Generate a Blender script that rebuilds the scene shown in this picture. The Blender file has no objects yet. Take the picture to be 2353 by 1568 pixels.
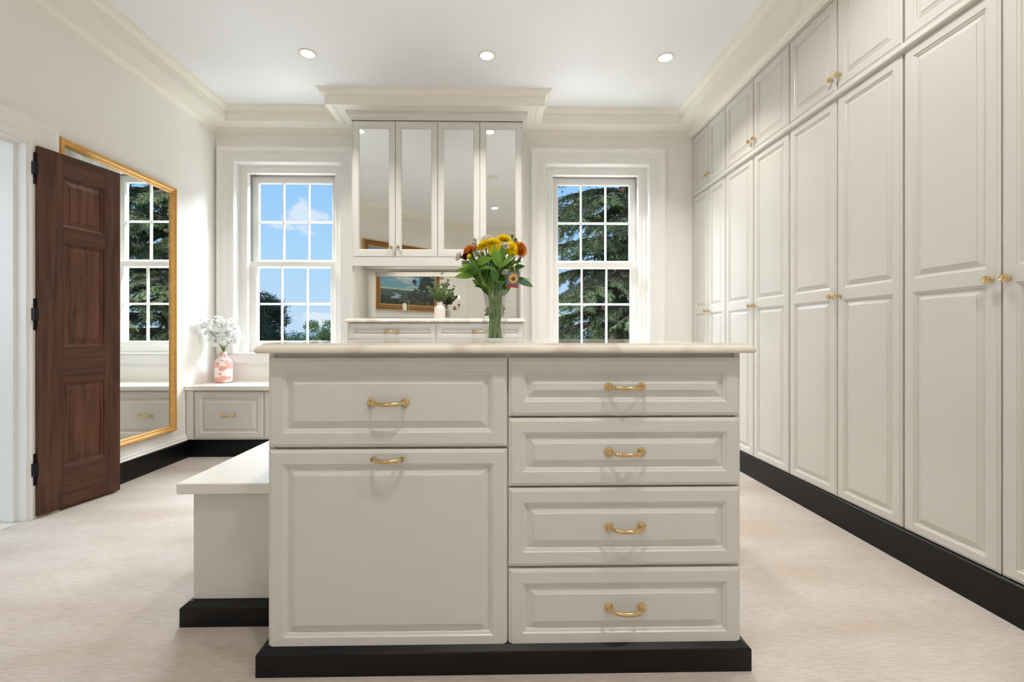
import bpy, math, random
from mathutils import Vector, Matrix, noise as mnoise
random.seed(7)
PI = math.pi
scene = bpy.context.scene
COL = scene.collection

# ------------------------------------------------------------------ camera, world, sun, exposure
cam_d = bpy.data.cameras.new('camera')
cam_d.sensor_width = 36.0
cam_d.lens = 16.0
cam_d.shift_x = 17.3 / 2353
cam_d.shift_y = -16.0 / 2353
cam_d.clip_start = 0.02
cam_d.clip_end = 3000
cam = bpy.data.objects.new('camera', cam_d)
cam.location = (0, 0, 1.0)
cam.rotation_euler = (PI / 2, 0, -math.radians(1.0513))
COL.objects.link(cam)
scene.camera = cam

scene.view_settings.view_transform = 'Standard'
scene.view_settings.look = 'None'
scene.view_settings.gamma = 1.0
scene.view_settings.use_curve_mapping = False
scene.view_settings.exposure = 0.27
try:
    scene.cycles.max_bounces = 14
    scene.cycles.diffuse_bounces = 8
    scene.cycles.glossy_bounces = 6
    scene.cycles.transmission_bounces = 12
    scene.cycles.transparent_max_bounces = 16
    scene.cycles.caustics_reflective = False
    scene.cycles.caustics_refractive = False
    scene.cycles.sample_clamp_indirect = 6.0
    scene.cycles.use_denoising = True
except Exception:
    pass

SKY_STRENGTH = 0.84
CAN_POWER = 9.6
SKY_FILL = 950.0
GROUND_FILL = 200.0
world = bpy.data.worlds.new('sky')
scene.world = world
world.use_nodes = True
nt = world.node_tree
nt.nodes.clear()
def N(t, typ, **kw):
    n = t.nodes.new(typ)
    for k, v in kw.items():
        setattr(n, k, v)
    return n
w_out = N(nt, 'ShaderNodeOutputWorld')
w_bg = N(nt, 'ShaderNodeBackground')
w_bg.inputs['Strength'].default_value = SKY_STRENGTH
tc = N(nt, 'ShaderNodeTexCoord')
sep = N(nt, 'ShaderNodeSeparateXYZ')
ramp = N(nt, 'ShaderNodeValToRGB')
ramp.color_ramp.elements[0].position = 0.0
ramp.color_ramp.elements[0].color = (0.56, 0.74, 0.93, 1)
ramp.color_ramp.elements[1].position = 0.55
ramp.color_ramp.elements[1].color = (0.16, 0.38, 0.86, 1)
e = ramp.color_ramp.elements.new(0.16)
e.color = (0.42, 0.69, 0.97, 1)
e = ramp.color_ramp.elements.new(0.32)
e.color = (0.30, 0.59, 0.98, 1)
L = nt.links.new
nrm = N(nt, 'ShaderNodeVectorMath', operation='NORMALIZE')
L(tc.outputs['Generated'], nrm.inputs[0])
cn = N(nt, 'ShaderNodeTexNoise')
cn.inputs['Scale'].default_value = 22.0
cn.inputs['Detail'].default_value = 7.0
cn.inputs['Roughness'].default_value = 0.55
stretch = N(nt, 'ShaderNodeMapping')
stretch.inputs['Scale'].default_value = (1.0, 1.0, 2.0)
L(nrm.outputs[0], stretch.inputs['Vector'])
L(stretch.outputs[0], cn.inputs['Vector'])
prev = None
# fair-weather clouds: (direction, half-size, flattening)
def cloud_dir(px, py):
    v = Vector(((px - 1140) / 1046.0, 1.0, (768 - py) / 1046.0))
    return v.normalized()
CLOUDS = [(cloud_dir(703, 503), 0.040, 1.1), (cloud_dir(655, 522), 0.030, 2.4), (cloud_dir(750, 735), 0.055, 3.6), (Vector((0.75, 0.6, 0.30)).normalized(), 0.16, 2.2),
          (Vector((-0.85, 0.3, 0.35)).normalized(), 0.2, 2.2), (Vector((0.2, -0.9, 0.4)).normalized(), 0.22, 2.2), (Vector((-0.6, -0.7, 0.3)).normalized(), 0.18, 2.2)]
for d0, r0, fl in CLOUDS:
    sub = N(nt, 'ShaderNodeVectorMath', operation='SUBTRACT')
    sub.inputs[1].default_value = d0
    L(nrm.outputs[0], sub.inputs[0])
    mul = N(nt, 'ShaderNodeVectorMath', operation='MULTIPLY')
    mul.inputs[1].default_value = (1 / r0, 1 / r0, fl / r0)
    L(sub.outputs[0], mul.inputs[0])
    ln = N(nt, 'ShaderNodeVectorMath', operation='LENGTH')
    L(mul.outputs[0], ln.inputs[0])
    add = N(nt, 'ShaderNodeMath', operation='MULTIPLY_ADD')      # noise * 3.2 - length
    add.inputs[1].default_value = 3.4
    neg = N(nt, 'ShaderNodeMath', operation='MULTIPLY')
    neg.inputs[1].default_value = -1.0
    L(ln.outputs['Value'], neg.inputs[0])
    L(cn.outputs[0], add.inputs[0])
    L(neg.outputs[0], add.inputs[2])
    mr = N(nt, 'ShaderNodeMapRange', interpolation_type='SMOOTHSTEP')
    mr.inputs['From Min'].default_value = 0.75
    mr.inputs['From Max'].default_value = 1.5
    L(add.outputs[0], mr.inputs['Value'])
    if prev is None:
        prev = mr.outputs[0]
    else:
        mxm = N(nt, 'ShaderNodeMath', operation='MAXIMUM')
        L(prev, mxm.inputs[0])
        L(mr.outputs[0], mxm.inputs[1])
        prev = mxm.outputs[0]
amt = N(nt, 'ShaderNodeMath', operation='MULTIPLY')
amt.inputs[1].default_value = 0.72
L(prev, amt.inputs[0])
mixc = N(nt, 'ShaderNodeMix', data_type='RGBA')
mixc.inputs[7].default_value = (0.84, 0.89, 0.96, 1)
L(tc.outputs['Generated'], sep.inputs[0])
L(sep.outputs['Z'], ramp.inputs[0])
L(amt.outputs[0], mixc.inputs[0])
L(ramp.outputs[0], mixc.inputs[6])
L(mixc.outputs[2], w_bg.inputs['Color'])
L(w_bg.outputs[0], w_out.inputs[0])

sun_d = bpy.data.lights.new('sun', 'SUN')
sun_d.energy = 7.0
sun_d.angle = math.radians(0.7)
sun_d.color = (1.0, 0.95, 0.87)
sun = bpy.data.objects.new('sun', sun_d)
sun.rotation_euler = Vector((0.84, -0.262, -0.46)).to_track_quat('-Z', 'Y').to_euler()
sun.location = (-20, 12, 14)
COL.objects.link(sun)
# added area lamps, unseen high outside, strengthening the daylight through both windows
for sx in (-2.5, 1.7):
    sk = bpy.data.lights.new('added_sky_fill', 'AREA')
    sk.shape = 'RECTANGLE'
    sk.size, sk.size_y = 2.6, 2.4
    sk.energy = SKY_FILL
    sk.color = (0.86, 0.93, 1.0)
    so_ = bpy.data.objects.new('added_sky_fill', sk)
    so_.location = (sx, 7.0, 4.9)
    so_.rotation_euler = Vector((0, -2.7, -3.0)).to_track_quat('-Z', 'Y').to_euler()
    so_['kind'] = 'helper'
    COL.objects.link(so_)
    # added unseen lamp low outside, aimed up to brighten ceiling and upper walls
    gk = bpy.data.lights.new('added_ground_fill', 'AREA')
    gk.shape = 'RECTANGLE'
    gk.size, gk.size_y = 3.6, 2.2
    gk.energy = GROUND_FILL
    gk.color = (0.96, 0.98, 1.0)
    go_ = bpy.data.objects.new('added_ground_fill', gk)
    go_.location = (sx * 1.3, 8.2, -1.9)
    go_.rotation_euler = Vector((-sx * 0.3, -3.9, 3.5)).to_track_quat('-Z', 'Y').to_euler()
    go_['kind'] = 'helper'
    COL.objects.link(go_)

# ------------------------------------------------------------------ materials
def mat(name, col, rough=0.5, metal=0.0, bump=0.0, bscale=80.0, var=0.0, vscale=6.0, spec=0.5, coat=0.0,
        sheen=0.0, thin=0.0, emis=None, estr=0.0, trans=0.0, ior=1.45, stretch=None, col2=None, bdist=0.002, detail=4.0):
    m = bpy.data.materials.new(name)
    m.use_nodes = True
    t = m.node_tree
    p = t.nodes['Principled BSDF']
    p.inputs['Base Color'].default_value = (*col, 1)
    p.inputs['Roughness'].default_value = rough
    p.inputs['Metallic'].default_value = metal
    p.inputs['IOR'].default_value = ior
    p.inputs['Specular IOR Level'].default_value = spec
    p.inputs['Coat Weight'].default_value = coat
    p.inputs['Coat Roughness'].default_value = 0.08
    p.inputs['Sheen Weight'].default_value = sheen
    p.inputs['Transmission Weight'].default_value = trans
    if emis:
        p.inputs['Emission Color'].default_value = (*emis, 1)
        p.inputs['Emission Strength'].default_value = estr
    if bump or var or col2:
        co = N(t, 'ShaderNodeTexCoord')
        mp = N(t, 'ShaderNodeMapping')
        if stretch:
            mp.inputs['Scale'].default_value = stretch
        t.links.new(co.outputs['Object'], mp.inputs['Vector'])
        if var or col2:
            n = N(t, 'ShaderNodeTexNoise')
            n.inputs['Scale'].default_value = vscale
            n.inputs['Detail'].default_value = detail
            t.links.new(mp.outputs[0], n.inputs['Vector'])
            r = N(t, 'ShaderNodeValToRGB')
            c2 = col2 or tuple(max(0, c * (1 - var)) for c in col)
            r.color_ramp.elements[0].position = 0.3
            r.color_ramp.elements[0].color = (*c2, 1)
            r.color_ramp.elements[1].position = 0.7
            r.color_ramp.elements[1].color = (*col, 1)
            t.links.new(n.outputs[0], r.inputs[0])
            t.links.new(r.outputs[0], p.inputs['Base Color'])
        if bump:
            n2 = N(t, 'ShaderNodeTexNoise')
            n2.inputs['Scale'].default_value = bscale
            n2.inputs['Detail'].default_value = 3.0
            t.links.new(mp.outputs[0], n2.inputs['Vector'])
            b = N(t, 'ShaderNodeBump')
            b.inputs['Strength'].default_value = bump
            b.inputs['Distance'].default_value = bdist
            t.links.new(n2.outputs[0], b.inputs['Height'])
            t.links.new(b.outputs[0], p.inputs['Normal'])
    if thin:
        out = t.nodes['Material Output']
        tl = N(t, 'ShaderNodeBsdfTranslucent')
        tl.inputs['Color'].default_value = (*col, 1)
        if p.inputs['Base Color'].is_linked:
            t.links.new(p.inputs['Base Color'].links[0].from_socket, tl.inputs['Color'])
        mx = N(t, 'ShaderNodeMixShader')
        mx.inputs[0].default_value = thin
        t.links.new(p.outputs[0], mx.inputs[1])
        t.links.new(tl.outputs[0], mx.inputs[2])
        t.links.new(mx.outputs[0], out.inputs[0])
    return m

M = {}
M['wall'] = mat('cream wall paint', (0.875, 0.865, 0.835), 0.6, var=0.01, vscale=3)
M['ceiling'] = mat('white ceiling paint', (0.885, 0.905, 0.945), 0.7, var=0.005, vscale=2)
M['crown'] = mat('cream moulding paint', (0.875, 0.85, 0.78), 0.42, var=0.01, vscale=4)
M['trim'] = mat('white trim paint', (0.86, 0.855, 0.84), 0.32, var=0.01, vscale=5)
M['cab'] = mat('ivory cabinet paint', (0.72, 0.71, 0.69), 0.30, var=0.012, vscale=8)
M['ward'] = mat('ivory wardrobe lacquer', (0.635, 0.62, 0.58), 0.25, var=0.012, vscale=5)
M['bench'] = mat('white bench top lacquer', (0.85, 0.84, 0.80), 0.22, var=0.01, vscale=6)
M['black'] = mat('black plinth paint', (0.004, 0.004, 0.005), 0.33, var=0.1, spec=0.35)
M['brass'] = mat('polished brass', (0.80, 0.59, 0.29), 0.13, metal=1.0, var=0.1, vscale=60)
M['mirror'] = mat('silvered mirror glass', (0.90, 0.915, 0.895), 0.0, metal=1.0)
M['gilt'] = mat('gilded wood', (0.74, 0.42, 0.125), 0.34, metal=0.35, var=0.18, vscale=25)
M['bronze'] = mat('bronzed carved wood', (0.30, 0.15, 0.055), 0.45, metal=0.3, var=0.3, vscale=40)
M['hinge'] = mat('black iron', (0.012, 0.012, 0.013), 0.45, metal=0.6, var=0.1)
M['plastic'] = mat('white plastic', (0.82, 0.81, 0.76), 0.35, var=0.01)
M['slot'] = mat('dark slot', (0.03, 0.03, 0.03), 0.6, var=0.05)
M['ceramic'] = mat('matt white ceramic', (0.82, 0.775, 0.74), 0.55, bump=0.08, bscale=60, var=0.03, vscale=20)
M['tile'] = mat('pale stone tile', (0.78, 0.77, 0.73), 0.25, var=0.06, vscale=4)
M['bath'] = mat('cool white paint', (0.80, 0.84, 0.86), 0.45, var=0.01)
M['candle'] = mat('candle sleeve', (0.85, 0.78, 0.62), 0.5, var=0.02)
M['bulb'] = mat('lit bulb', (1, 0.9, 0.7), 0.3, emis=(1.0, 0.80, 0.55), estr=260.0)
M['canlens'] = mat('lit downlight lens', (1, 1, 1), 0.4, emis=(1.0, 0.95, 0.88), estr=2.4)
M['leaf'] = mat('green leaf', (0.13, 0.27, 0.05), 0.36, col2=(0.06, 0.16, 0.03), vscale=30, thin=0.25)
M['leaf2'] = mat('bright green leaf', (0.23, 0.42, 0.05), 0.38, col2=(0.11, 0.26, 0.03), vscale=25, thin=0.25)
M['leaf3'] = mat('dark green leaf', (0.075, 0.17, 0.05), 0.38, col2=(0.03, 0.09, 0.03), vscale=30, thin=0.25)
M['stem'] = mat('green stem', (0.24, 0.34, 0.11), 0.45, col2=(0.13, 0.22, 0.06), vscale=40)
M['euca'] = mat('eucalyptus leaf', (0.24, 0.31, 0.15), 0.5, col2=(0.12, 0.185, 0.085), vscale=22, thin=0.25)
M['yellow'] = mat('yellow petal', (0.95, 0.85, 0.015), 0.5, col2=(0.90, 0.70, 0.008), vscale=50, thin=0.4)
M['orange'] = mat('rust orange petal', (0.80, 0.35, 0.05), 0.5, col2=(0.58, 0.15, 0.02), vscale=60, thin=0.4)
M['white'] = mat('white petal', (0.87, 0.84, 0.77), 0.55, col2=(0.80, 0.76, 0.66), vscale=40, thin=0.4)
M['burg'] = mat('burgundy petal', (0.13, 0.008, 0.012), 0.5, col2=(0.06, 0.005, 0.008), vscale=40)
M['silk'] = mat('white silk petal', (0.96, 0.96, 0.96), 0.6, col2=(0.94, 0.945, 0.945), vscale=30, thin=0.55)
M['goldenrod'] = mat('yellow green goldenrod', (0.28, 0.30, 0.05), 0.6, col2=(0.09, 0.14, 0.02), vscale=60)
M['ribbon'] = mat('peach ribbon', (0.85, 0.52, 0.30), 0.4, var=0.1, vscale=60)
M['bark'] = mat('brown bark', (0.13, 0.095, 0.07), 0.9, bump=0.6, bscale=18, col2=(0.045, 0.034, 0.028), vscale=5, bdist=0.03)
M['cedar'] = mat('cedar needles', (0.20, 0.27, 0.115), 0.7, col2=(0.025, 0.05, 0.03), vscale=1.3, detail=6)
M['oak'] = mat('dark oak leaves', (0.075, 0.105, 0.06), 0.7, col2=(0.015, 0.028, 0.02), vscale=1.5, detail=6)
M['tree'] = mat('sunlit tree leaves', (0.34, 0.42, 0.13), 0.7, col2=(0.09, 0.15, 0.05), vscale=1.5, detail=6)
M['wood_far'] = mat('distant woods', (0.22, 0.30, 0.14), 0.9, col2=(0.12, 0.17, 0.12), vscale=0.25, detail=6)
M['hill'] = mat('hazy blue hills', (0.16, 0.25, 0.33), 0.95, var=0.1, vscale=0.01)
M['lawn'] = mat('lawn grass', (0.16, 0.24, 0.08), 0.95, col2=(0.10, 0.16, 0.06), vscale=0.4)
M['render'] = mat('exterior stone', (0.42, 0.37, 0.30), 0.85, bump=0.3, bscale=20, var=0.2, vscale=5)

# window glass: real pane, clear, reflecting by its Fresnel term
def clear_glass(name, tint=(0.97, 0.985, 0.98), edge=0.9, power=5.0, base=0.04):
    m = bpy.data.materials.new(name)
    m.use_nodes = True
    t = m.node_tree
    t.nodes.clear()
    o = N(t, 'ShaderNodeOutputMaterial')
    mx = N(t, 'ShaderNodeMixShader')
    lw = N(t, 'ShaderNodeLayerWeight')
    lw.inputs['Blend'].default_value = 0.5
    pwr = N(t, 'ShaderNodeMath', operation='POWER')
    pwr.inputs[1].default_value = power
    t.links.new(lw.outputs['Facing'], pwr.inputs[0])
    fr = N(t, 'ShaderNodeMath', operation='MULTIPLY_ADD')
    fr.inputs[1].default_value = edge
    fr.inputs[2].default_value = base
    t.links.new(pwr.outputs[0], fr.inputs[0])
    tr = N(t, 'ShaderNodeBsdfTransparent')
    tr.inputs['Color'].default_value = (*tint, 1)
    gl = N(t, 'ShaderNodeBsdfGlossy')
    gl.inputs['Roughness'].default_value = 0.0
    t.links.new(fr.outputs[0], mx.inputs[0])
    t.links.new(tr.outputs[0], mx.inputs[1])
    t.links.new(gl.outputs[0], mx.inputs[2])
    t.links.new(mx.outputs[0], o.inputs[0])
    return m
M['pane'] = clear_glass('clear window glass', edge=0.8, base=0.003)
M['glass'] = clear_glass('clear vase glass', (0.97, 0.985, 0.98), 0.95, 2.2)

def carpet():
    m = bpy.data.materials.new('beige wool carpet')
    m.use_nodes = True
    t = m.node_tree
    p = t.nodes['Principled BSDF']
    p.inputs['Roughness'].default_value = 0.85
    p.inputs['Sheen Weight'].default_value = 0.35
    p.inputs['Sheen Roughness'].default_value = 0.45
    p.inputs['Sheen Tint'].default_value = (0.93, 0.95, 1.0, 1)
    co = N(t, 'ShaderNodeTexCoord')
    def nz(scale, st, det=4.0, rough=0.5):
        mp = N(t, 'ShaderNodeMapping')
        mp.inputs['Scale'].default_value = st
        t.links.new(co.outputs['Object'], mp.inputs['Vector'])
        n = N(t, 'ShaderNodeTexNoise')
        n.inputs['Scale'].default_value = scale
        n.inputs['Detail'].default_value = det
        n.inputs['Roughness'].default_value = rough
        t.links.new(mp.outputs[0], n.inputs['Vector'])
        return n
    big = nz(1.6, (0.8, 2.0, 1), 5.0, 0.55)
    fine = nz(60.0, (0.35, 3.0, 1), 3.0, 0.6)
    r1 = N(t, 'ShaderNodeValToRGB')
    r1.color_ramp.elements[0].position = 0.34
    r1.color_ramp.elements[0].color = (0.485, 0.41, 0.34, 1)
    r1.color_ramp.elements[1].position = 0.66
    r1.color_ramp.elements[1].color = (0.63, 0.58, 0.535, 1)
    t.links.new(big.outputs[0], r1.inputs[0])
    r2 = N(t, 'ShaderNodeValToRGB')
    r2.color_ramp.elements[0].position = 0.30
    r2.color_ramp.elements[0].color = (0.70, 0.67, 0.64, 1)
    r2.color_ramp.elements[1].position = 0.62
    r2.color_ramp.elements[1].color = (1, 1, 1, 1)
    t.links.new(fine.outputs[0], r2.inputs[0])
    mx = N(t, 'ShaderNodeMix', data_type='RGBA', blend_type='MULTIPLY')
    mx.inputs[0].default_value = 0.75
    t.links.new(r1.outputs[0], mx.inputs[6])
    t.links.new(r2.outputs[0], mx.inputs[7])
    t.links.new(mx.outputs[2], p.inputs['Base Color'])
    b = N(t, 'ShaderNodeBump')
    b.inputs['Strength'].default_value = 0.5
    b.inputs['Distance'].default_value = 0.004
    t.links.new(fine.outputs[0], b.inputs['Height'])
    t.links.new(b.outputs[0], p.inputs['Normal'])
    return m
M['carpet'] = carpet()

def stone():
    m = bpy.data.materials.new('polished cream quartzite')
    m.use_nodes = True
    t = m.node_tree
    p = t.nodes['Principled BSDF']
    p.inputs['Roughness'].default_value = 0.07
    co = N(t, 'ShaderNodeTexCoord')
    n = N(t, 'ShaderNodeTexNoise')
    n.inputs['Scale'].default_value = 5.0
    n.inputs['Detail'].default_value = 8.0
    n.inputs['Distortion'].default_value = 1.2
    t.links.new(co.outputs['Object'], n.inputs['Vector'])
    r = N(t, 'ShaderNodeValToRGB')
    r.color_ramp.elements[0].position = 0.35
    r.color_ramp.elements[0].color = (0.60, 0.53, 0.45, 1)
    r.color_ramp.elements[1].position = 0.56
    r.color_ramp.elements[1].color = (0.80, 0.745, 0.67, 1)
    t.links.new(n.outputs[0], r.inputs[0])
    t.links.new(r.outputs[0], p.inputs['Base Color'])
    return m
M['stone'] = stone()

def walnut(name, vertical=True, tone=1.0):
    m = bpy.data.materials.new(name)
    m.use_nodes = True
    t = m.node_tree
    p = t.nodes['Principled BSDF']
    p.inputs['Roughness'].default_value = 0.40
    p.inputs['Specular IOR Level'].default_value = 0.35
    co = N(t, 'ShaderNodeTexCoord')
    mp = N(t, 'ShaderNodeMapping')
    mp.inputs['Scale'].default_value = (14, 14, 0.9) if vertical else (0.9, 14, 14)
    t.links.new(co.outputs['Object'], mp.inputs['Vector'])
    n = N(t, 'ShaderNodeTexNoise')
    n.inputs['Scale'].default_value = 2.2
    n.inputs['Detail'].default_value = 8.0
    n.inputs['Roughness'].default_value = 0.62
    n.inputs['Distortion'].default_value = 0.6
    t.links.new(mp.outputs[0], n.inputs['Vector'])
    r = N(t, 'ShaderNodeValToRGB')
    r.color_ramp.elements[0].position = 0.30
    r.color_ramp.elements[0].color = (0.026 * tone, 0.0095 * tone, 0.0052 * tone, 1)
    r.color_ramp.elements[1].position = 0.72
    r.color_ramp.elements[1].color = (0.120 * tone, 0.046 * tone, 0.025 * tone, 1)
    t.links.new(n.outputs[0], r.inputs[0])
    t.links.new(r.outputs[0], p.inputs['Base Color'])
    return m
M['walnut'] = walnut('walnut upright grain', True)
M['walnut_h'] = walnut('walnut level grain', False)
M['walnut_p'] = walnut('walnut panel grain', True, 1.35)

def blotched():
    m = bpy.data.materials.new('white glaze with pink blotches')
    m.use_nodes = True
    t = m.node_tree
    p = t.nodes['Principled BSDF']
    p.inputs['Roughness'].default_value = 0.35
    co = N(t, 'ShaderNodeTexCoord')
    mp = N(t, 'ShaderNodeMapping')
    mp.inputs['Scale'].default_value = (1, 1, 1.55)
    mp.inputs['Location'].default_value = (0.31, 0.12, 0.05)
    t.links.new(co.outputs['Object'], mp.inputs['Vector'])
    nz = N(t, 'ShaderNodeTexNoise')
    nz.inputs['Scale'].default_value = 28.0
    t.links.new(mp.outputs[0], nz.inputs['Vector'])
    mv = N(t, 'ShaderNodeMix', data_type='RGBA', blend_type='LINEAR_LIGHT')
    mv.inputs[0].default_value = 0.02
    t.links.new(mp.outputs[0], mv.inputs[6])
    t.links.new(nz.outputs['Color'], mv.inputs[7])
    v = N(t, 'ShaderNodeTexVoronoi')
    v.feature = 'F1'
    v.inputs['Scale'].default_value = 12.5
    v.inputs['Randomness'].default_value = 0.7
    t.links.new(mv.outputs[2], v.inputs['Vector'])
    r = N(t, 'ShaderNodeValToRGB')
    r.color_ramp.elements[0].position = 0.50
    r.color_ramp.elements[0].color = (0.76, 0.36, 0.32, 1)
    r.color_ramp.elements[1].position = 0.525
    r.color_ramp.elements[1].color = (0.87, 0.80, 0.76, 1)
    t.links.new(v.outputs['Distance'], r.inputs[0])
    t.links.new(r.outputs[0], p.inputs['Base Color'])
    return m
M['blotch'] = blotched()

def painted(name, rough=0.5):
    m = bpy.data.materials.new(name)
    m.use_nodes = True
    t = m.node_tree
    p = t.nodes['Principled BSDF']
    p.inputs['Roughness'].default_value = rough
    a = N(t, 'ShaderNodeVertexColor')
    a.layer_name = 'Col'
    t.links.new(a.outputs['Color'], p.inputs['Base Color'])
    return m
M['canvas'] = painted('oil painted canvas', 0.45)
M['card'] = painted('printed gift card', 0.5)

# ------------------------------------------------------------------ mesh building
class MB:
    def __init__(self):
        self.v = []
        self.f = []
        self.smooth = False
    def quad(self, a, b, c, d):
        i = len(self.v)
        self.v += [tuple(a), tuple(b), tuple(c), tuple(d)]
        self.f.append((i, i + 1, i + 2, i + 3))
    def box(self, x0, x1, y0, y1, z0, z1, bev=0.0):
        if bev <= 0:
            i = len(self.v)
            self.v += [(x0, y0, z0), (x1, y0, z0), (x1, y1, z0), (x0, y1, z0),
                       (x0, y0, z1), (x1, y0, z1), (x1, y1, z1), (x0, y1, z1)]
            for q in ((0, 3, 2, 1), (4, 5, 6, 7), (0, 1, 5, 4), (1, 2, 6, 5), (2, 3, 7, 6), (3, 0, 4, 7)):
                self.f.append(tuple(i + k for k in q))
        else:
            b = bev
            rings = [(b, z0), (0, z0 + b), (0, z1 - b), (b, z1)]
            base = len(self.v)
            for ins, z in rings:
                # eight-sided ring: chamfered plan corners
                xa, xb, ya, yb = x0 + ins, x1 - ins, y0 + ins, y1 - ins
                c = b if ins == 0 else 0.4 * b
                self.v += [(xa + c, ya, z), (xb - c, ya, z), (xb, ya + c, z), (xb, yb - c, z),
                           (xb - c, yb, z), (xa + c, yb, z), (xa, yb - c, z), (xa, ya + c, z)]
            for k in range(3):
                for j in range(8):
                    a = base + k * 8 + j
                    c2 = base + k * 8 + (j + 1) % 8
                    self.f.append((a, c2, c2 + 8, a + 8))
            self.f.append(tuple(base + j for j in reversed(range(8))))
            self.f.append(tuple(base + 24 + j for j in range(8)))
    def lathe(self, prof, seg=24, origin=(0, 0, 0), axis='Z', cap=True, ph=0.0):
        base = len(self.v)
        ox, oy, oz = origin
        n = len(prof)
        for r, h in prof:
            for k in range(seg):
                a = ph + 2 * PI * k / seg
                c, s = r * math.cos(a), r * math.sin(a)
                if axis == 'Z':
                    self.v.append((ox + c, oy + s, oz + h))
                elif axis == 'Y':      # h grows towards -Y
                    self.v.append((ox + c, oy - h, oz + s))
                else:
                    self.v.append((ox + h, oy + c, oz + s))
        for i in range(n - 1):
            for k in range(seg):
                a = base + i * seg + k
                b = base + i * seg + (k + 1) % seg
                self.f.append((a, b, b + seg, a + seg))
        if cap:
            self.f.append(tuple(base + k for k in reversed(range(seg))))
            self.f.append(tuple(base + (n - 1) * seg + k for k in range(seg)))
    def tube(self, pts, rad, seg=8, cap=True):
        pts = [Vector(p) for p in pts]
        n = len(pts)
        if not hasattr(rad, '__len__'):
            rad = [rad] * n
        base = len(self.v)
        up = Vector((0.13, 0.31, 0.94))
        for i, p in enumerate(pts):
            d = (pts[min(i + 1, n - 1)] - pts[max(i - 1, 0)]).normalized()
            s = d.cross(up)
            if s.length < 1e-3:
                s = d.cross(Vector((1, 0, 0)))
            s.normalize()
            u = s.cross(d).normalized()
            for k in range(seg):
                a = 2 * PI * k / seg
                self.v.append(tuple(p + (s * math.cos(a) + u * math.sin(a)) * rad[i]))
        for i in range(n - 1):
            for k in range(seg):
                a = base + i * seg + k
                b = base + i * seg + (k + 1) % seg
                self.f.append((a, b, b + seg, a + seg))
        if cap:
            self.f.append(tuple(base + k for k in reversed(range(seg))))
            self.f.append(tuple(base + (n - 1) * seg + k for k in range(seg)))
    def sweep(self, path, prof, mp, closed=False, capends=True):
        """prof: list of (a, b): a = offset to the left of the travel direction in the path plane, b = height off it."""
        n = len(path)
        P = [Vector(p) for p in path]
        base = len(self.v)
        for i in range(n):
            if closed:
                d0 = (P[i] - P[i - 1]).normalized()
                d1 = (P[(i + 1) % n] - P[i]).normalized()
            else:
                d0 = (P[i] - P[i - 1]).normalized() if i > 0 else (P[1] - P[0]).normalized()
                d1 = (P[i + 1] - P[i]).normalized() if i < n - 1 else d0
            n0 = Vector((-d0.y, d0.x))
            n1 = Vector((-d1.y, d1.x))
            m = n0 + n1
            m = m / max(1e-6, m.dot(n0))
            for a, b in prof:
                q = P[i] + m * a
                self.v.append(mp(q.x, q.y, b))
        k = len(prof)
        rng = n if closed else n - 1
        for i in range(rng):
            for j in range(k - 1):
                a = base + i * k + j
                b = base + ((i + 1) % n) * k + j
                self.f.append((a, b, b + 1, a + 1))
        if capends and not closed:
            self.f.append(tuple(base + j for j in range(k)))
            self.f.append(tuple(base + (n - 1) * k + j for j in reversed(range(k))))
    def poly(self, pts):
        i = len(self.v)
        self.v += [tuple(p) for p in pts]
        self.f.append(tuple(range(i, i + len(pts))))
    def mesh(self, name, material, smooth=None, fix=True):
        me = bpy.data.meshes.new(name)
        me.from_pydata(self.v, [], self.f)
        if material is not None:
            me.materials.append(material)
        if fix:
            import bmesh
            bm = bmesh.new()
            bm.from_mesh(me)
            bmesh.ops.recalc_face_normals(bm, faces=bm.faces)
            bm.to_mesh(me)
            bm.free()
        if self.smooth if smooth is None else smooth:
            me.polygons.foreach_set('use_smooth', [True] * len(me.polygons))
            try:
                me.set_sharp_from_angle(angle=math.radians(38))
            except Exception:
                pass
        me.update()
        return me

def link(name, me, parent=None, loc=(0, 0, 0), rot=(0, 0, 0), label=None, cat=None, group=None, kind=None):
    o = bpy.data.objects.new(name, me)
    COL.objects.link(o)
    o.location = loc
    o.rotation_euler = rot
    if parent is not None:
        o.parent = parent
    if label: o['label'] = label
    if cat: o['category'] = cat
    if group: o['group'] = group
    if kind: o['kind'] = kind
    return o
def part(name, mb, m, parent, loc=(0, 0, 0), rot=(0, 0, 0), smooth=None, label=None, kind=None, fix=True):
    me = mb if isinstance(mb, bpy.types.Mesh) else mb.mesh(name, m, smooth, fix)
    return link(name, me, parent, loc, rot, label=label, kind=kind)
def thing(name, label, cat, loc=(0, 0, 0), rotz=0.0, group=None):
    return link(name, None, None, loc, (0, 0, rotz), label, cat, group)
def struct(name, mb, m, smooth=None, label=None, parent=None, loc=(0, 0, 0)):
    return link(name, mb.mesh(name, m, smooth), parent, loc, kind='structure', label=label)
def dup_tree(o, parent=None):
    c = o.copy()
    COL.objects.link(c)
    if parent is not None:
        c.parent = parent
    for ch in list(o.children):
        dup_tree(ch, c)
    return c

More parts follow.
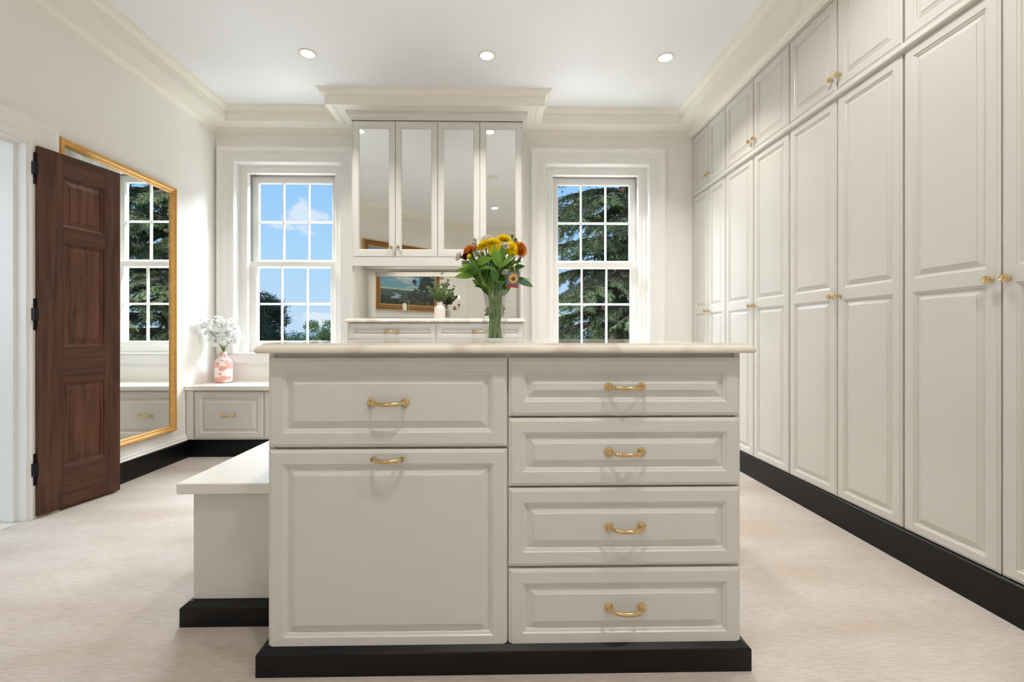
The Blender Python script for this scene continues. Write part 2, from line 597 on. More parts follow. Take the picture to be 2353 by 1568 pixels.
RAISED = [(0, 0), (0.0025, -0.0035), (0.009, -0.0055), (0.012, -0.0105), (0.0135, -0.0105), (0.0345, -0.0035), (0.0352, -0.0015)]
def front_panel(w, h, t, opens, rings=RAISED, cham=(0.010, 0.005), hole=False):
    """A door or drawer front: x 0..w, z 0..h, back at y 0, face at y -t; each opening gets nested moulded rings."""
    mb = MB()
    c, cd = cham
    mb.quad((0, 0, 0), (w, 0, 0), (w, 0, h), (0, 0, h))
    r0 = [(0, 0), (w, 0), (w, h), (0, h)]
    r1 = [(c, c), (w - c, c), (w - c, h - c), (c, h - c)]
    for i in range(4):
        j = (i + 1) % 4
        mb.quad((r0[i][0], 0, r0[i][1]), (r0[j][0], 0, r0[j][1]), (r0[j][0], -t + cd, r0[j][1]), (r0[i][0], -t + cd, r0[i][1]))
        # small flat step then chamfer
        mb.quad((r0[i][0], -t + cd, r0[i][1]), (r0[j][0], -t + cd, r0[j][1]), (r1[j][0], -t + 0.001, r1[j][1]), (r1[i][0], -t + 0.001, r1[i][1]))
        mb.quad((r1[i][0], -t + 0.001, r1[i][1]), (r1[j][0], -t + 0.001, r1[j][1]), (r1[j][0], -t, r1[j][1]), (r1[i][0], -t, r1[i][1]))
    us = sorted({c, w - c, *[o[0] for o in opens], *[o[2] for o in opens]})
    vs = sorted({c, h - c, *[o[1] for o in opens], *[o[3] for o in opens]})
    for a in range(len(us) - 1):
        for b in range(len(vs) - 1):
            cu, cv = (us[a] + us[a + 1]) / 2, (vs[b] + vs[b + 1]) / 2
            if any(o[0] < cu < o[2] and o[1] < cv < o[3] for o in opens):
                continue
            mb.quad((us[a], -t, vs[b]), (us[a + 1], -t, vs[b]), (us[a + 1], -t, vs[b + 1]), (us[a], -t, vs[b + 1]))
    for (u0, v0, u1, v1) in opens:
        for k in range(len(rings) - 1):
            (i0, d0), (i1, d1) = rings[k], rings[k + 1]
            A = [(u0 + i0, v0 + i0), (u1 - i0, v0 + i0), (u1 - i0, v1 - i0), (u0 + i0, v1 - i0)]
            B = [(u0 + i1, v0 + i1), (u1 - i1, v0 + i1), (u1 - i1, v1 - i1), (u0 + i1, v1 - i1)]
            for i in range(4):
                j = (i + 1) % 4
                mb.quad((A[i][0], -t + -d0, A[i][1]), (A[j][0], -t - d0, A[j][1]), (B[j][0], -t - d1, B[j][1]), (B[i][0], -t - d1, B[i][1]))
        if not hole:
            i1, d1 = rings[-1]
            mb.quad((u0 + i1, -t - d1, v0 + i1), (u1 - i1, -t - d1, v0 + i1), (u1 - i1, -t - d1, v1 - i1), (u0 + i1, -t - d1, v1 - i1))
    return mb

# ---- hardware
def pull_mesh(cc=0.098, rosette=True, name='pull_handle', r=0.0062):
    mb = MB()
    for s in (-1, 1):
        x = s * cc / 2
        if rosette:
            mb.lathe([(0.0132, 0), (0.0132, 0.002), (0.0120, 0.0038), (0.0098, 0.0042), (0.0094, 0.0058), (0.0075, 0.0066),
                      (0.0068, 0.010), (0.0062, 0.016), (0.0045, 0.020)], 20, (x, 0, 0), 'Y')
        else:
            mb.lathe([(0.0058, 0), (0.0058, 0.004), (0.0070, 0.008), (0.0072, 0.014), (0.0055, 0.019)], 16, (x, 0, 0), 'Y')
    pts, rad = [], []
    n = 26
    for i in range(n + 1):
        q = i / n
        x = (q - 0.5) * cc
        a = abs(q - 0.5) * 2
        y = -0.016 - 0.019 * (1 - a ** 2.6)
        pts.append((x * (1 + 0.02 * (1 - a)), y, -0.0015 * (1 - a * a)))
        rr = r * (1.0 - 0.32 * a ** 2)
        if abs(a - 0.66) < 0.045:
            rr += 0.0012
        rad.append(rr)
    mb.tube(pts, rad, 12)
    return mb.mesh(name, M['brass'], True)
PULL = pull_mesh()
PULL_SLIM = pull_mesh(0.085, False, 'pull_handle')
PULL_FAR = pull_mesh(0.098, True, 'pull_handle', 0.0062)
def knob_mesh(s=1.0):
    mb = MB()
    prof = [(0.0075, 0), (0.0078, 0.002), (0.0052, 0.004), (0.0045, 0.010), (0.0058, 0.0125), (0.0105, 0.0155), (0.0138, 0.0185), (0.0143, 0.0225),
            (0.0128, 0.0262), (0.0104, 0.0266), (0.0088, 0.0245), (0.0052, 0.0242), (0.0040, 0.0268), (0.0012, 0.0278)]
    mb.lathe([(r * s, h * s) for r, h in prof], 22, (0, 0, 0), 'Y')
    return mb.mesh('knob', M['brass'], True)
KNOB = knob_mesh()

# ------------------------------------------------------------------ the room
CZ = 2.945          # ceiling
XL, XR = -2.51, 2.36
YB, YF = 4.13, -0.75
WX = 1.785          # wardrobe fronts
DIAG0, DIAG1 = (-2.51, 1.16), (-0.60, -0.75)
DOOR0, DOOR1 = 1.50, 2.478   # doorway in the left wall

# floor
mb = MB()
mb.poly([(XL - 0.02, YB + 0.02, 0), (XL - 0.02, 1.16, 0), (-0.62, YF - 0.02, 0), (XR, YF - 0.02, 0), (XR, YB + 0.02, 0)])
floor = struct('floor', mb, M['carpet'], label='beige wool carpet with faint streaks across the dressing room')
mb = MB()
mb.poly([(XL - 0.02, YB + 0.02, CZ), (XR, YB + 0.02, CZ), (XR, YF - 0.02, CZ), (-0.62, YF - 0.02, CZ), (XL - 0.02, 1.16, CZ)])
struct('ceiling', mb, M['ceiling'])

WC = {'L': -1.878, 'R': 0.925}   # window centres
OW, OZ0, OZ1 = 0.475, 0.832, 2.546   # half width and height of the wall openings

def wall_with_holes(mb, u0, u1, z0, z1, holes, mp):
    us = sorted({u0, u1, *[h[0] for h in holes], *[h[1] for h in holes]})
    zs = sorted({z0, z1, *[h[2] for h in holes], *[h[3] for h in holes]})
    for a in range(len(us) - 1):
        for b in range(len(zs) - 1):
            cu, cz = (us[a] + us[a + 1]) / 2, (zs[b] + zs[b + 1]) / 2
            if any(h[0] < cu < h[1] and h[2] < cz < h[3] for h in holes):
                continue
            mb.quad(mp(us[a], zs[b]), mp(us[a + 1], zs[b]), mp(us[a + 1], zs[b + 1]), mp(us[a], zs[b + 1]))
holes = [(WC[k] - OW, WC[k] + OW, OZ0, OZ1) for k in 'LR']
mb = MB()
wall_with_holes(mb, XL - 0.3, XR + 0.3, -0.05, CZ + 0.1, holes, lambda u, z: (u, YB, z))
struct('wall_back', mb, M['wall'])
YE = 4.41
mb = MB()
wall_with_holes(mb, XL - 0.6, XR + 0.6, -5.0, CZ + 1.0, [(h[0] + 0.06, h[1] - 0.06, h[2] - 0.05, h[3] - 0.06) for h in holes], lambda u, z: (u, YE, z))
for h in holes:   # the outer reveals of the stone wall
    x0, x1, z0, z1 = h[0] + 0.06, h[1] - 0.06, h[2] - 0.05, h[3] - 0.06
    mb.quad((x0, YE, z0), (x0, YE - 0.055, z0), (x0, YE - 0.055, z1), (x0, YE, z1))
    mb.quad((x1, YE, z0), (x1, YE - 0.055, z0), (x1, YE - 0.055, z1), (x1, YE, z1))
    mb.quad((x0, YE, z1), (x1, YE, z1), (x1, YE - 0.055, z1), (x0, YE - 0.055, z1))
    mb.quad((x0, YE, z0), (x1, YE, z0), (x1, YE - 0.055, z0), (x0, YE - 0.055, z0))
struct('wall_outside', mb, M['render'])
# left wall with the doorway, its deep reveal and the room beyond
DT = 2.022
mb = MB()
wall_with_holes(mb, 1.16, YB, -0.01, CZ + 0.02, [(DOOR0, DOOR1, -0.01, DT)], lambda u, z: (XL, u, z))
struct('wall_left', mb, M['wall'])
mb = MB()
mb.quad((*DIAG0, 0), (*DIAG1, 0), (*DIAG1, CZ + 0.02), (*DIAG0, CZ + 0.02))
struct('wall_diagonal', mb, M['wall'])
mb = MB()
mb.quad((-0.60, YF, 0), (XR, YF, 0), (XR, YF, CZ + 0.02), (-0.60, YF, CZ + 0.02))
struct('wall_rear', mb, M['wall'])
mb = MB()
mb.quad((XR, YF, 0), (XR, YB, 0), (XR, YB, CZ + 0.02), (XR, YF, CZ + 0.02))
struct('wall_right', mb, M['wall'])

# doorway: reveal, stop, next room
REV = XL - 0.34
mb = MB()
mb.box(REV, XL - 0.001, DOOR1, DOOR1 + 0.03, 0, DT + 0.03)
mb.box(REV, XL - 0.001, DOOR0 - 0.03, DOOR0, 0, DT + 0.03)
mb.box(REV, XL - 0.001, DOOR0, DOOR1, DT, DT + 0.03)
mb.box(XL - 0.105, XL - 0.055, DOOR1 - 0.014, DOOR1, 0, DT)
mb.box(XL - 0.105, XL - 0.055, DOOR0 + 0.014, DOOR1 - 0.014, DT - 0.014, DT)
mb.box(XL - 0.175, XL - 0.145, DOOR1 - 0.005, DOOR1, 0, DT)
struct('trim_1', mb, M['trim'], label='white lining of the doorway behind the walnut door')
mb = MB()
BX0, BX1, BY0, BY1 = -4.8, REV, 0.4, 3.6
mb.quad((BX0, BY0, 0), (BX0, BY1, 0), (BX0, BY1, 2.7), (BX0, BY0, 2.7))
mb.quad((BX0, BY1, 0), (BX1, BY1, 0), (BX1, BY1, 2.7), (BX0, BY1, 2.7))
mb.quad((BX0, BY0, 0), (BX1, BY0, 0), (BX1, BY0, 2.7), (BX0, BY0, 2.7))
wall_with_holes(mb, BY0, BY1, 0, 2.7, [(DOOR0 - 0.02, DOOR1 + 0.02, 0, DT + 0.02)], lambda u, z: (BX1, u, z))
mb.quad((BX0, BY0, 2.7), (BX1, BY0, 2.7), (BX1, BY1, 2.7), (BX0, BY1, 2.7))
struct('wall_bathroom', mb, M['bath'])
tf = link('floor_bathroom', None, None, kind='structure')
x = XL - 0.02
while x > BX0:
    y = BY0
    while y < BY1:
        t = MB()
        if x - 0.44 < BX1 + 0.34 or True:
            t.box(max(x - 0.446, BX0), x, y, min(y + 0.446, BY1), -0.012, -0.002, 0.002)
            part('tile', t, M['tile'], tf)
        y += 0.45
    x -= 0.45

# ---- mouldings
def arc(ax, az, bx, bz, n, bulge):
    out = []
    for i in range(n + 1):
        q = i / n
        x, z = ax + (bx - ax) * q, az + (bz - az) * q
        s = math.sin(PI * q) * bulge
        dx, dz = bx - ax, bz - az
        l = math.hypot(dx, dz)
        out.append((x - dz / l * s, z + dx / l * s))
    return out
FZ = 2.825
F_PROF = [(0.0, FZ), (0.0, FZ + 0.072)] + [(0.006, FZ + 0.073), (0.006, FZ + 0.078)] + arc(0.010, FZ + 0.080, 0.040, FZ + 0.108, 6, -0.006) + \
         [(0.044, FZ + 0.108), (0.046, FZ + 0.112), (0.052, FZ + 0.113), (0.052, CZ + 0.004)]
FX_L, FX_R, FY_B = XL + 0.197, 1.608, YB - 0.197
BF0, BF1, BFY = -1.363, 0.392, 3.64
q45 = 0.197 * math.tan(math.radians(22.5))
diagA = (FX_L, 1.16 + 0.197 * math.tan(math.radians(22.5)))
diagB = (-0.60 + q45, YF + 0.197)
path = [(FX_R, YF + 0.197), (FX_R, FY_B), (BF1, FY_B), (BF1, BFY), (BF0, BFY), (BF0, FY_B), (FX_L, FY_B), diagA, diagB]
mb = MB()
mb.sweep(path, F_PROF, lambda u, v, b: (u, v, b), closed=True)
struct('trim_2', mb, M['crown'], label='cream stepped crown moulding round the ceiling, breaking forward over the mirrored cabinet')
# soffit board under the fascia (with a thin panel groove at each side of the breakfront)
mb = MB()
z = FZ
def soff(x0, x1, y0, y1):
    mb.quad((x0, y0, z), (x1, y0, z), (x1, y1, z), (x0, y1, z))
soff(BF0, BF1, BFY, YB)
soff(XL, BF0, FY_B, YB)
soff(BF1, WX + 0.03, FY_B, YB)
soff(FX_R, WX + 0.03, YF, FY_B)
mb.quad((XL, FY_B, z), (FX_L, FY_B, z), (*diagA, z), (XL, 1.16, z))
mb.quad((XL, 1.16, z), (*diagA, z), (*diagB, z), (-0.60, YF, z))
mb.quad((*diagB, z), (-0.60, YF, z), (FX_R, YF, z), (FX_R, YF + 0.197, z))
struct('trim_3', mb, M['crown'], label='cream soffit board under the crown fascia')
mb = MB()
for gx in (BF0 + 0.055, BF1 - 0.055):
    mb.box(gx - 0.005, gx + 0.005, BFY + 0.02, FY_B + 0.03, FZ - 0.006, FZ + 0.001)
struct('trim_4', mb, M['crown'], label='thin panel beads under the breakfront soffit')
# cove moulding where soffit meets wall
COVE = [(0.0, 2.788), (0.008, 2.788), (0.011, 2.794), (0.011, 2.799), (0.016, 2.800)] + arc(0.017, 2.802, 0.062, 2.820, 6, 0.008) + [(0.066, 2.821), (0.066, 2.8265)]
def cove(name, pts, lab):
    m_ = MB()
    m_.sweep(pts, COVE, lambda u, v, b: (u, v, b))
    struct(name, m_, M['crown'], label=lab)
cove('trim_5', [(-1.192, YB), (XL, YB), (XL, 1.16), (-0.60, YF), (XR, YF)], 'cream cove moulding along the back, left and rear walls')
cove('trim_6', [(WX, YF + 0.01), (WX, YB), (0.2245, YB)], 'cream cove moulding over the wardrobes and right window')

# left wall base: black board under a white moulding
mb = MB()
B1 = [(0, 0), (0.016, 0), (0.016, 0.128), (0.012, 0.138), (0, 0.142)]
mb.sweep([(XL, 3.74), (XL, DOOR1 + 0.16)], B1, lambda u, v, b: (u, v, b))
struct('baseboard_left', mb, M['black'], label='black baseboard along the left wall under the gilt mirror')
mb = MB()
B2 = [(0, 0.142), (0.018, 0.142), (0.018, 0.150), (0.013, 0.156), (0.013, 0.168), (0.009, 0.176), (0.006, 0.186), (0.004, 0.192), (0, 0.194)]
mb.sweep([(XL, YB - 0.4), (XL, DOOR1 + 0.16)], B2, lambda u, v, b: (u, v, b))
struct('trim_7', mb, M['trim'], label='white moulding on top of the black baseboard')
mb = MB()
mb.sweep([(-0.60, YF), (-2.51 + 0.001, 1.16), ], [(-a, b) for a, b in B1], lambda u, v, b: (u, v, b))
struct('baseboard_diagonal', mb, M['black'])
mb = MB()
RB = [(0, 0), (0.010, 0), (0.010, 0.126), (0.006, 0.137), (-0.002, 0.143), (-0.02, 0.143)]
mb.sweep([(WX + 0.002, 1.19), (WX + 0.002, YB)], RB, lambda u, v, b: (u, v, b))
struct('baseboard_right', mb, M['black'], label='black plinth running under the row of wardrobes')

# door casing on the left wall
CAS = [(0.0, 0.0), (0.0, 0.010), (0.004, 0.013), (0.040, 0.015), (0.044, 0.020), (0.050, 0.021), (0.056, 0.018), (0.095, 0.019), (0.098, 0.023),
       (0.108, 0.034), (0.114, 0.040), (0.130, 0.042), (0.134, 0.040), (0.134, 0.0)]
mb = MB()
mb.sweep([(DOOR1 + 0.008, 0.0), (DOOR1 + 0.008, DT + 0.008), (DOOR0 - 0.008, DT + 0.008), (DOOR0 - 0.008, 0.0)],
         [(-a, b) for a, b in CAS], lambda u, v, b: (XL + b, u, v))
struct('trim_8', mb, M['trim'], label='white moulded casing round the doorway on the left wall')

# ------------------------------------------------------------------ windows
def make_window(name, cx, label):
    root = link(name, None, None, (cx, YB, 0), kind='structure', label=label)
    # casing round the opening (travel up the right side, over, down the left: outside is on the right)
    c = MB()
    c.sweep([(OW, OZ0), (OW, OZ1), (-OW, OZ1), (-OW, OZ0)], [(-a, b) for a, b in CAS], lambda u, v, b: (u, -b, v))
    part('casing', c, M['trim'], root)
    r = MB()      # reveal lining back to the inner frame
    t = 0.004
    r.box(-OW, -OW + t, 0.0, 0.30, OZ0, OZ1)
    r.box(OW - t, OW, 0.0, 0.30, OZ0, OZ1)
    r.box(-OW + t, OW - t, 0.0, 0.30, OZ1 - t, OZ1)
    part('reveal_lining', r, M['trim'], root)
    f = MB()      # inner frame with a moulded edge
    iw, iz = 0.398, 2.475
    fp = [(0, 0.05), (0, 0.006), (0.004, 0.0), (0.030, 0.0), (0.034, -0.004), (0.044, -0.005), (0.050, -0.001), (0.076, -0.001), (0.076, 0.05), (0.0, 0.05)]
    f.sweep([(iw, OZ0), (iw, iz), (-iw, iz), (-iw, OZ0)], [(-a, b) for a, b in fp], lambda u, v, b: (u, 0.080 + b, v), capends=False)
    f.box(iw - 0.012, iw + 0.076, 0.205, 0.27, OZ0, iz + 0.03)
    f.box(-iw - 0.076, -iw + 0.012, 0.205, 0.27, OZ0, iz + 0.03)
    f.box(-iw, iw, 0.205, 0.27, iz - 0.012, iz + 0.07)
    part('inner_frame', f, M['trim'], root)
    s = MB()      # stool and apron
    s.box(-OW - 0.02, OW + 0.02, -0.012, 0.30, OZ0 - 0.024, OZ0, 0.004)
    part('sill', s, M['trim'], root)
    a = MB()
    ap = [(0, 0.0), (0, 0.020), (0.010, 0.022), (0.020, 0.020), (0.066, 0.018), (0.070, 0.014), (0.078, 0.013), (0.080, 0.0)]
    a.sweep([(-OW - 0.130, OZ0 - 0.022), (OW + 0.10, OZ0 - 0.022)], [(-p, q) for p, q in ap], lambda u, v, b: (u, -b, v))
    part('apron', a, M['trim'], root)
    def sash(nm, y0, z0, z1, gz0, gz1, gx, sw):
        b = MB()
        b.box(-sw, -gx, y0, y0 + 0.038, z0, z1, 0.002)
        b.box(gx, sw, y0, y0 + 0.038, z0, z1, 0.002)
        b.box(-gx - 0.001, gx + 0.001, y0 + 0.0006, y0 + 0.0374, z0, gz0, 0.002)
        b.box(-gx - 0.001, gx + 0.001, y0 + 0.0006, y0 + 0.0374, gz1, z1, 0.002)
        o = part(nm, b, M['trim'], root)
        # sticking bead round the glass
        bd = MB()
        bd.sweep([(gx, gz0), (gx, gz1), (-gx, gz1), (-gx, gz0)], [(0, 0.006), (0.005, 0.012), (0.006, 0.022), (0, 0.022)], lambda u, v, b_: (u, y0 + b_, v), closed=True)
        part('glazing_bead', bd, M['trim'], o)
        mw = 0.0185
        cw = (2 * gx - 2 * mw) / 3
        zc = (gz0 + gz1) / 2
        mp_ = [(-mw / 2, 0.030), (-mw / 2, 0.020), (-mw * 0.18, 0.006), (mw * 0.18, 0.006), (mw / 2, 0.020), (mw / 2, 0.030)]
        for k in (0, 1):
            xm = -gx + cw * (k + 1) + mw * (k + 0.5)
            m_ = MB()
            m_.sweep([(xm, gz0), (xm, gz1)], mp_, lambda u, v, b_: (u, y0 + b_, v))
            part('muntin', m_, M['trim'], o)
        m_ = MB()
        m_.sweep([(-gx, zc), (gx, zc)], mp_, lambda u, v, b_: (u, y0 + b_ + 0.0004, v))
        part('muntin', m_, M['trim'], o)
        for k in range(3):
            for j in range(2):
                xa = -gx + k * (cw + mw)
                za = gz0 if j == 0 else zc + mw / 2
                zb = zc - mw / 2 if j == 0 else gz1
                g = MB()
                g.quad((xa - 0.003, y0 + 0.025, za - 0.003), (xa + cw + 0.003, y0 + 0.025, za - 0.003), (xa + cw + 0.003, y0 + 0.025, zb + 0.003), (xa - 0.003, y0 + 0.025, zb + 0.003))
                part('pane', g, M['pane'], o)
        return o
    sash('upper_sash', 0.168, 1.62, 2.4748, 1.69, 2.415, 0.343, 0.3978)
    sash('lower_sash', 0.128, OZ0 + 0.001, 1.672, 0.932, 1.628, 0.342, 0.398)
    k = MB()
    k.box(-0.02, 0.02, 0.122, 0.160, 1.672, 1.684, 0.003)
    return root
make_window('window_1', WC['L'], 'white sash window with blue sky beyond, between left wall and mirrored cabinet')
make_window('window_2', WC['R'], 'white sash window with cedar branches beyond, beside the wardrobes')

# ------------------------------------------------------------------ walnut door, standing open
ha, hb = Vector((-2.478, 2.508)), Vector((-2.386, 2.934))
dw = (hb - ha).length
ang = math.atan2(hb.y - ha.y, hb.x - ha.x)
DH, DTK = 2.008, 0.045
# local x runs hinge -> free edge, face at local y = -DTK
front = Vector((math.sin(ang), -math.cos(ang)))
origin = ha - front * DTK
door = link('door_1', None, None, (origin.x, origin.y, 0.012), (0, 0, ang), kind='structure',
            label='dark walnut three-panel door standing open beside the gilt mirror')
sw1, sw2 = 0.118, dw - 0.090
rails = [(0.0, 0.240), (0.708, 0.916), (1.508, 1.596), (1.880, DH)]
b = MB()
b.box(0, sw1, -DTK, 0, 0, DH, 0.0015)
part('stile', b, M['walnut'], door)
b = MB()
b.box(sw2, dw, -DTK, 0, 0, DH, 0.0015)
part('stile', b, M['walnut'], door)
for z0, z1 in rails:
    b = MB()
    b.box(sw1 - 0.0005, sw2 + 0.0005, -DTK + 0.0005, -0.0005, z0, z1, 0.001)
    part('rail', b, M['walnut_h'], door)
PR = [(0, 0.0), (0.004, -0.003), (0.006, -0.010), (0.014, -0.013), (0.016, -0.016), (0.040, -0.010), (0.042, -0.007), (0.046, -0.006)]
for k in range(3):
    z0, z1 = rails[k][1], rails[k + 1][0]
    b = MB()
    u0, u1 = sw1, sw2
    for i in range(len(PR) - 1):
        (i0, d0), (i1, d1) = PR[i], PR[i + 1]
        A = [(u0 + i0, z0 + i0), (u1 - i0, z0 + i0), (u1 - i0, z1 - i0), (u0 + i0, z1 - i0)]
        B = [(u0 + i1, z0 + i1), (u1 - i1, z0 + i1), (u1 - i1, z1 - i1), (u0 + i1, z1 - i1)]
        for s in range(4):
            t = (s + 1) % 4
            b.quad((A[s][0], -DTK - d0, A[s][1]), (A[t][0], -DTK - d0, A[t][1]), (B[t][0], -DTK - d1, B[t][1]), (B[s][0], -DTK - d1, B[s][1]))
    i1, d1 = PR[-1]
    b.quad((u0 + i1, -DTK - d1, z0 + i1), (u1 - i1, -DTK - d1, z0 + i1), (u1 - i1, -DTK - d1, z1 - i1), (u0 + i1, -DTK - d1, z1 - i1))
    b.quad((u0, -0.012, z0), (u1, -0.012, z0), (u1, -0.012, z1), (u0, -0.012, z1))
    part('panel', b, M['walnut_p'], door)
for hz in (0.255, 1.095, 1.885):
    b = MB()
    b.box(-0.020, 0.002, -0.050, -0.012, hz - 0.034, hz + 0.034, 0.002)
    b.tube([(-0.006, -0.030, hz - 0.085), (-0.006, -0.030, hz + 0.085)], 0.0055, 10)
    part('hinge', b, M['hinge'], door)

# ------------------------------------------------------------------ wardrobes
KR = Matrix.Rotation(-PI / 2, 4, 'Z')
DOORT = 0.022
def ward_open(w, v0, v1, m=0.044):
    return (m, v0, w - m, v1)
_doors = {}
def ward_doors(w):
    k = round(w, 3)
    if k not in _doors:
        h1 = 2.236 - 0.148
        lo = front_panel(w, h1, DOORT, [(0.044, 0.186 - 0.148, w - 0.044, 1.180 - 0.148), (0.044, 1.237 - 0.148, w - 0.044, 2.192 - 0.148)])
        up = front_panel(w, 2.772 - 2.279, DOORT, [(0.044, 0.042, w - 0.044, 0.451)])
        _doors[k] = (lo.mesh('tall_door', M['ward']), up.mesh('upper_door', M['ward']))
    return _doors[k]
def wardrobe(y_far, y_near, label):
    t = thing('wardrobe_cabinet', label, 'wardrobe', (WX + DOORT, y_far, 0), -PI / 2, 'built-in wardrobes along the right wall')
    W = y_far - y_near
    c = MB()
    c.box(0.001, W - 0.001, 0.002, 0.55, 0.142, 2.80)
    c.box(0.001, W - 0.001, -DOORT + 0.002, 0.003, 2.7745, 2.824)
    part('carcass', c, M['ward'], t)
    g = 0.0035
    dwid = (W - 4 * g - 0.004) / 2
    lo, up = ward_doors(dwid)
    for s in (0, 1):
        x0 = 0.002 + g + s * (dwid + 2 * g)
        d = part('tall_door', lo, None, t, (x0, 0, 0.148))
        kx = dwid - 0.024 if s == 0 else 0.024
        part('knob', KNOB, None, d, (kx, -DOORT, 1.208 - 0.148 - 0.012))
        d2 = part('upper_door', up, None, t, (x0, 0, 2.279))
        part('knob', KNOB, None, d2, (kx, -DOORT, 0.068))
    m_ = MB()
    pr = [(0.0, 2.232), (0.034, 2.236), (0.040, 2.241), (0.040, 2.250), (0.036, 2.256), (0.034, 2.268), (0.026, 2.273), (0.0, 2.276)]
    m_.sweep([(0.0005, 0.0), (W - 0.0005, 0.0)], [(-a, b) for a, b in pr], lambda u, v, b: (u, v, b))
    part('mid_rail', m_, M['ward'], t)
    return t
wardrobe(4.092, 3.5155, 'narrow ivory double wardrobe tucked in the corner beside the right window')
wardrobe(3.5155, 2.7435, 'ivory double wardrobe second along from the window corner, with bright window sheen')
wardrobe(2.7435, 1.9665, 'ivory double wardrobe third along from the window corner')
wardrobe(1.9665, 1.190, 'ivory double wardrobe nearest the camera, cut by the picture edge')
fl = MB()
fl.box(WX + 0.004, WX + 0.3, 4.0925, YB - 0.001, 0.0, 2.80)
fl.box(WX + 0.002, XR, 1.165, 1.1895, 0.0, 2.80)
struct('trim_9', fl, M['ward'], label='ivory end fillers of the wardrobe run')

# ------------------------------------------------------------------ island cabinet
isl = thing('island_cabinet', 'ivory island cabinet with five drawers and a tall tilt-out front on a black plinth', 'cabinet', (0.03, 1.90, 0))
OX, OY = 0.03, 1.90
def at(o, x, y, z):
    return (x - o[0], y - o[1], z - (o[2] if len(o) > 2 else 0))
iO = (OX, OY, 0)
b = MB()
b.box(-0.679 - OX, 0.743 - OX, 1.3815 - OY, 2.42 - OY, 0.06, 0.944)
for xa, xb in ((-0.679, -0.6605), (0.0265, 0.0445), (0.7245, 0.743)):
    b.box(xa - OX, xb - OX, 1.3755 - OY, 1.3815 - OY, 0.06, 0.944)
part('body', b, M['cab'], isl)
def plinth(x0, x1, y0, y1, h, parent, o):
    p_ = MB()
    pr = [(0.0, 0.0), (0.0, h - 0.003), (-0.0025, h), (-0.020, h + 0.010), (-0.030, h + 0.012)]
    p_.sweep([(x0 - o[0], y0 - o[1]), (x0 - o[0], y1 - o[1]), (x1 - o[0], y1 - o[1]), (x1 - o[0], y0 - o[1])], pr, lambda u, v, b_: (u, v, b_), closed=True)
    return part('plinth', p_, M['black'], parent)
plinth(-0.699, 0.757, 1.335, 2.455, 0.0675, isl, iO)
DF = 1.355     # drawer faces
DTT = 0.020
def drawer(parent, o, name, x0, x1, z0, z1, yface, pull, pz=None, marg=0.042, mat_='cab', pullmesh=None, thick=DTT, label=None):
    w, h = x1 - x0, z1 - z0
    mb_ = front_panel(w, h, thick, [(marg, marg, w - marg, h - marg)])
    d = part(name, mb_, M[mat_], parent, (x0 - o[0], yface + thick - o[1], z0), label=label)
    if pull:
        zc = (pz if pz is not None else (z0 + z1) / 2) - z0
        off = 0.0015 if pz is None else 0.0
        part('pull_handle', pullmesh or PULL, None, d, (w / 2, -thick + off, zc))
    return d
drawer(isl, iO, 'drawer', -0.6725, 0.0325, 0.6648, 0.9290, DF, True)
drawer(isl, iO, 'tilt_out_front', -0.6725, 0.0325, 0.0600, 0.6572, DF, True, pz=0.632, pullmesh=PULL_SLIM)
for z0, z1 in ((0.7553, 0.9290), (0.5460, 0.7488), (0.3062, 0.5394), (0.0645, 0.2984)):
    drawer(isl, iO, 'drawer', 0.0376, 0.7350, z0, z1, DF, True)

def slab_top(name, label, cat, x0, x1, y0, y1, z1, th, m):
    zb = z1 - th
    pr = [(-0.10, zb), (-0.004, zb), (0.0, zb + 0.17 * th), (0.0, zb + 0.32 * th), (-0.002, zb + 0.50 * th), (-0.006, zb + 0.66 * th), (-0.011, zb + 0.765 * th),
          (-0.0145, zb + 0.79 * th), (-0.0150, zb + 0.82 * th), (-0.0168, z1 - 0.0012), (-0.018, z1), (-0.10, z1)]
    mb_ = MB()
    cx, cy = (x0 + x1) / 2, (y0 + y1) / 2
    P = [(x0 - cx, y0 - cy), (x0 - cx, y1 - cy), (x1 - cx, y1 - cy), (x1 - cx, y0 - cy)]
    mb_.sweep(P, [(a, q - zb) for a, q in pr], lambda u, v, b_: (u, v, b_), closed=True)
    i = 0.1
    mb_.quad((P[0][0] + i, P[0][1] + i, th), (P[3][0] - i, P[3][1] + i, th), (P[2][0] - i, P[2][1] - i, th), (P[1][0] + i, P[1][1] - i, th))
    mb_.quad((P[0][0] + i, P[0][1] + i, 0), (P[3][0] - i, P[3][1] + i, 0), (P[2][0] - i, P[2][1] - i, 0), (P[1][0] + i, P[1][1] - i, 0))
    return link(name, mb_.mesh(name, m), None, (cx, cy, zb), label=label, cat=cat)
ITOP = 0.973
slab_top('island_worktop', 'polished cream stone worktop with a moulded edge on the island', 'worktop', -0.6985, 0.7655, 1.325, 2.452, ITOP, 0.0290, M['stone'])

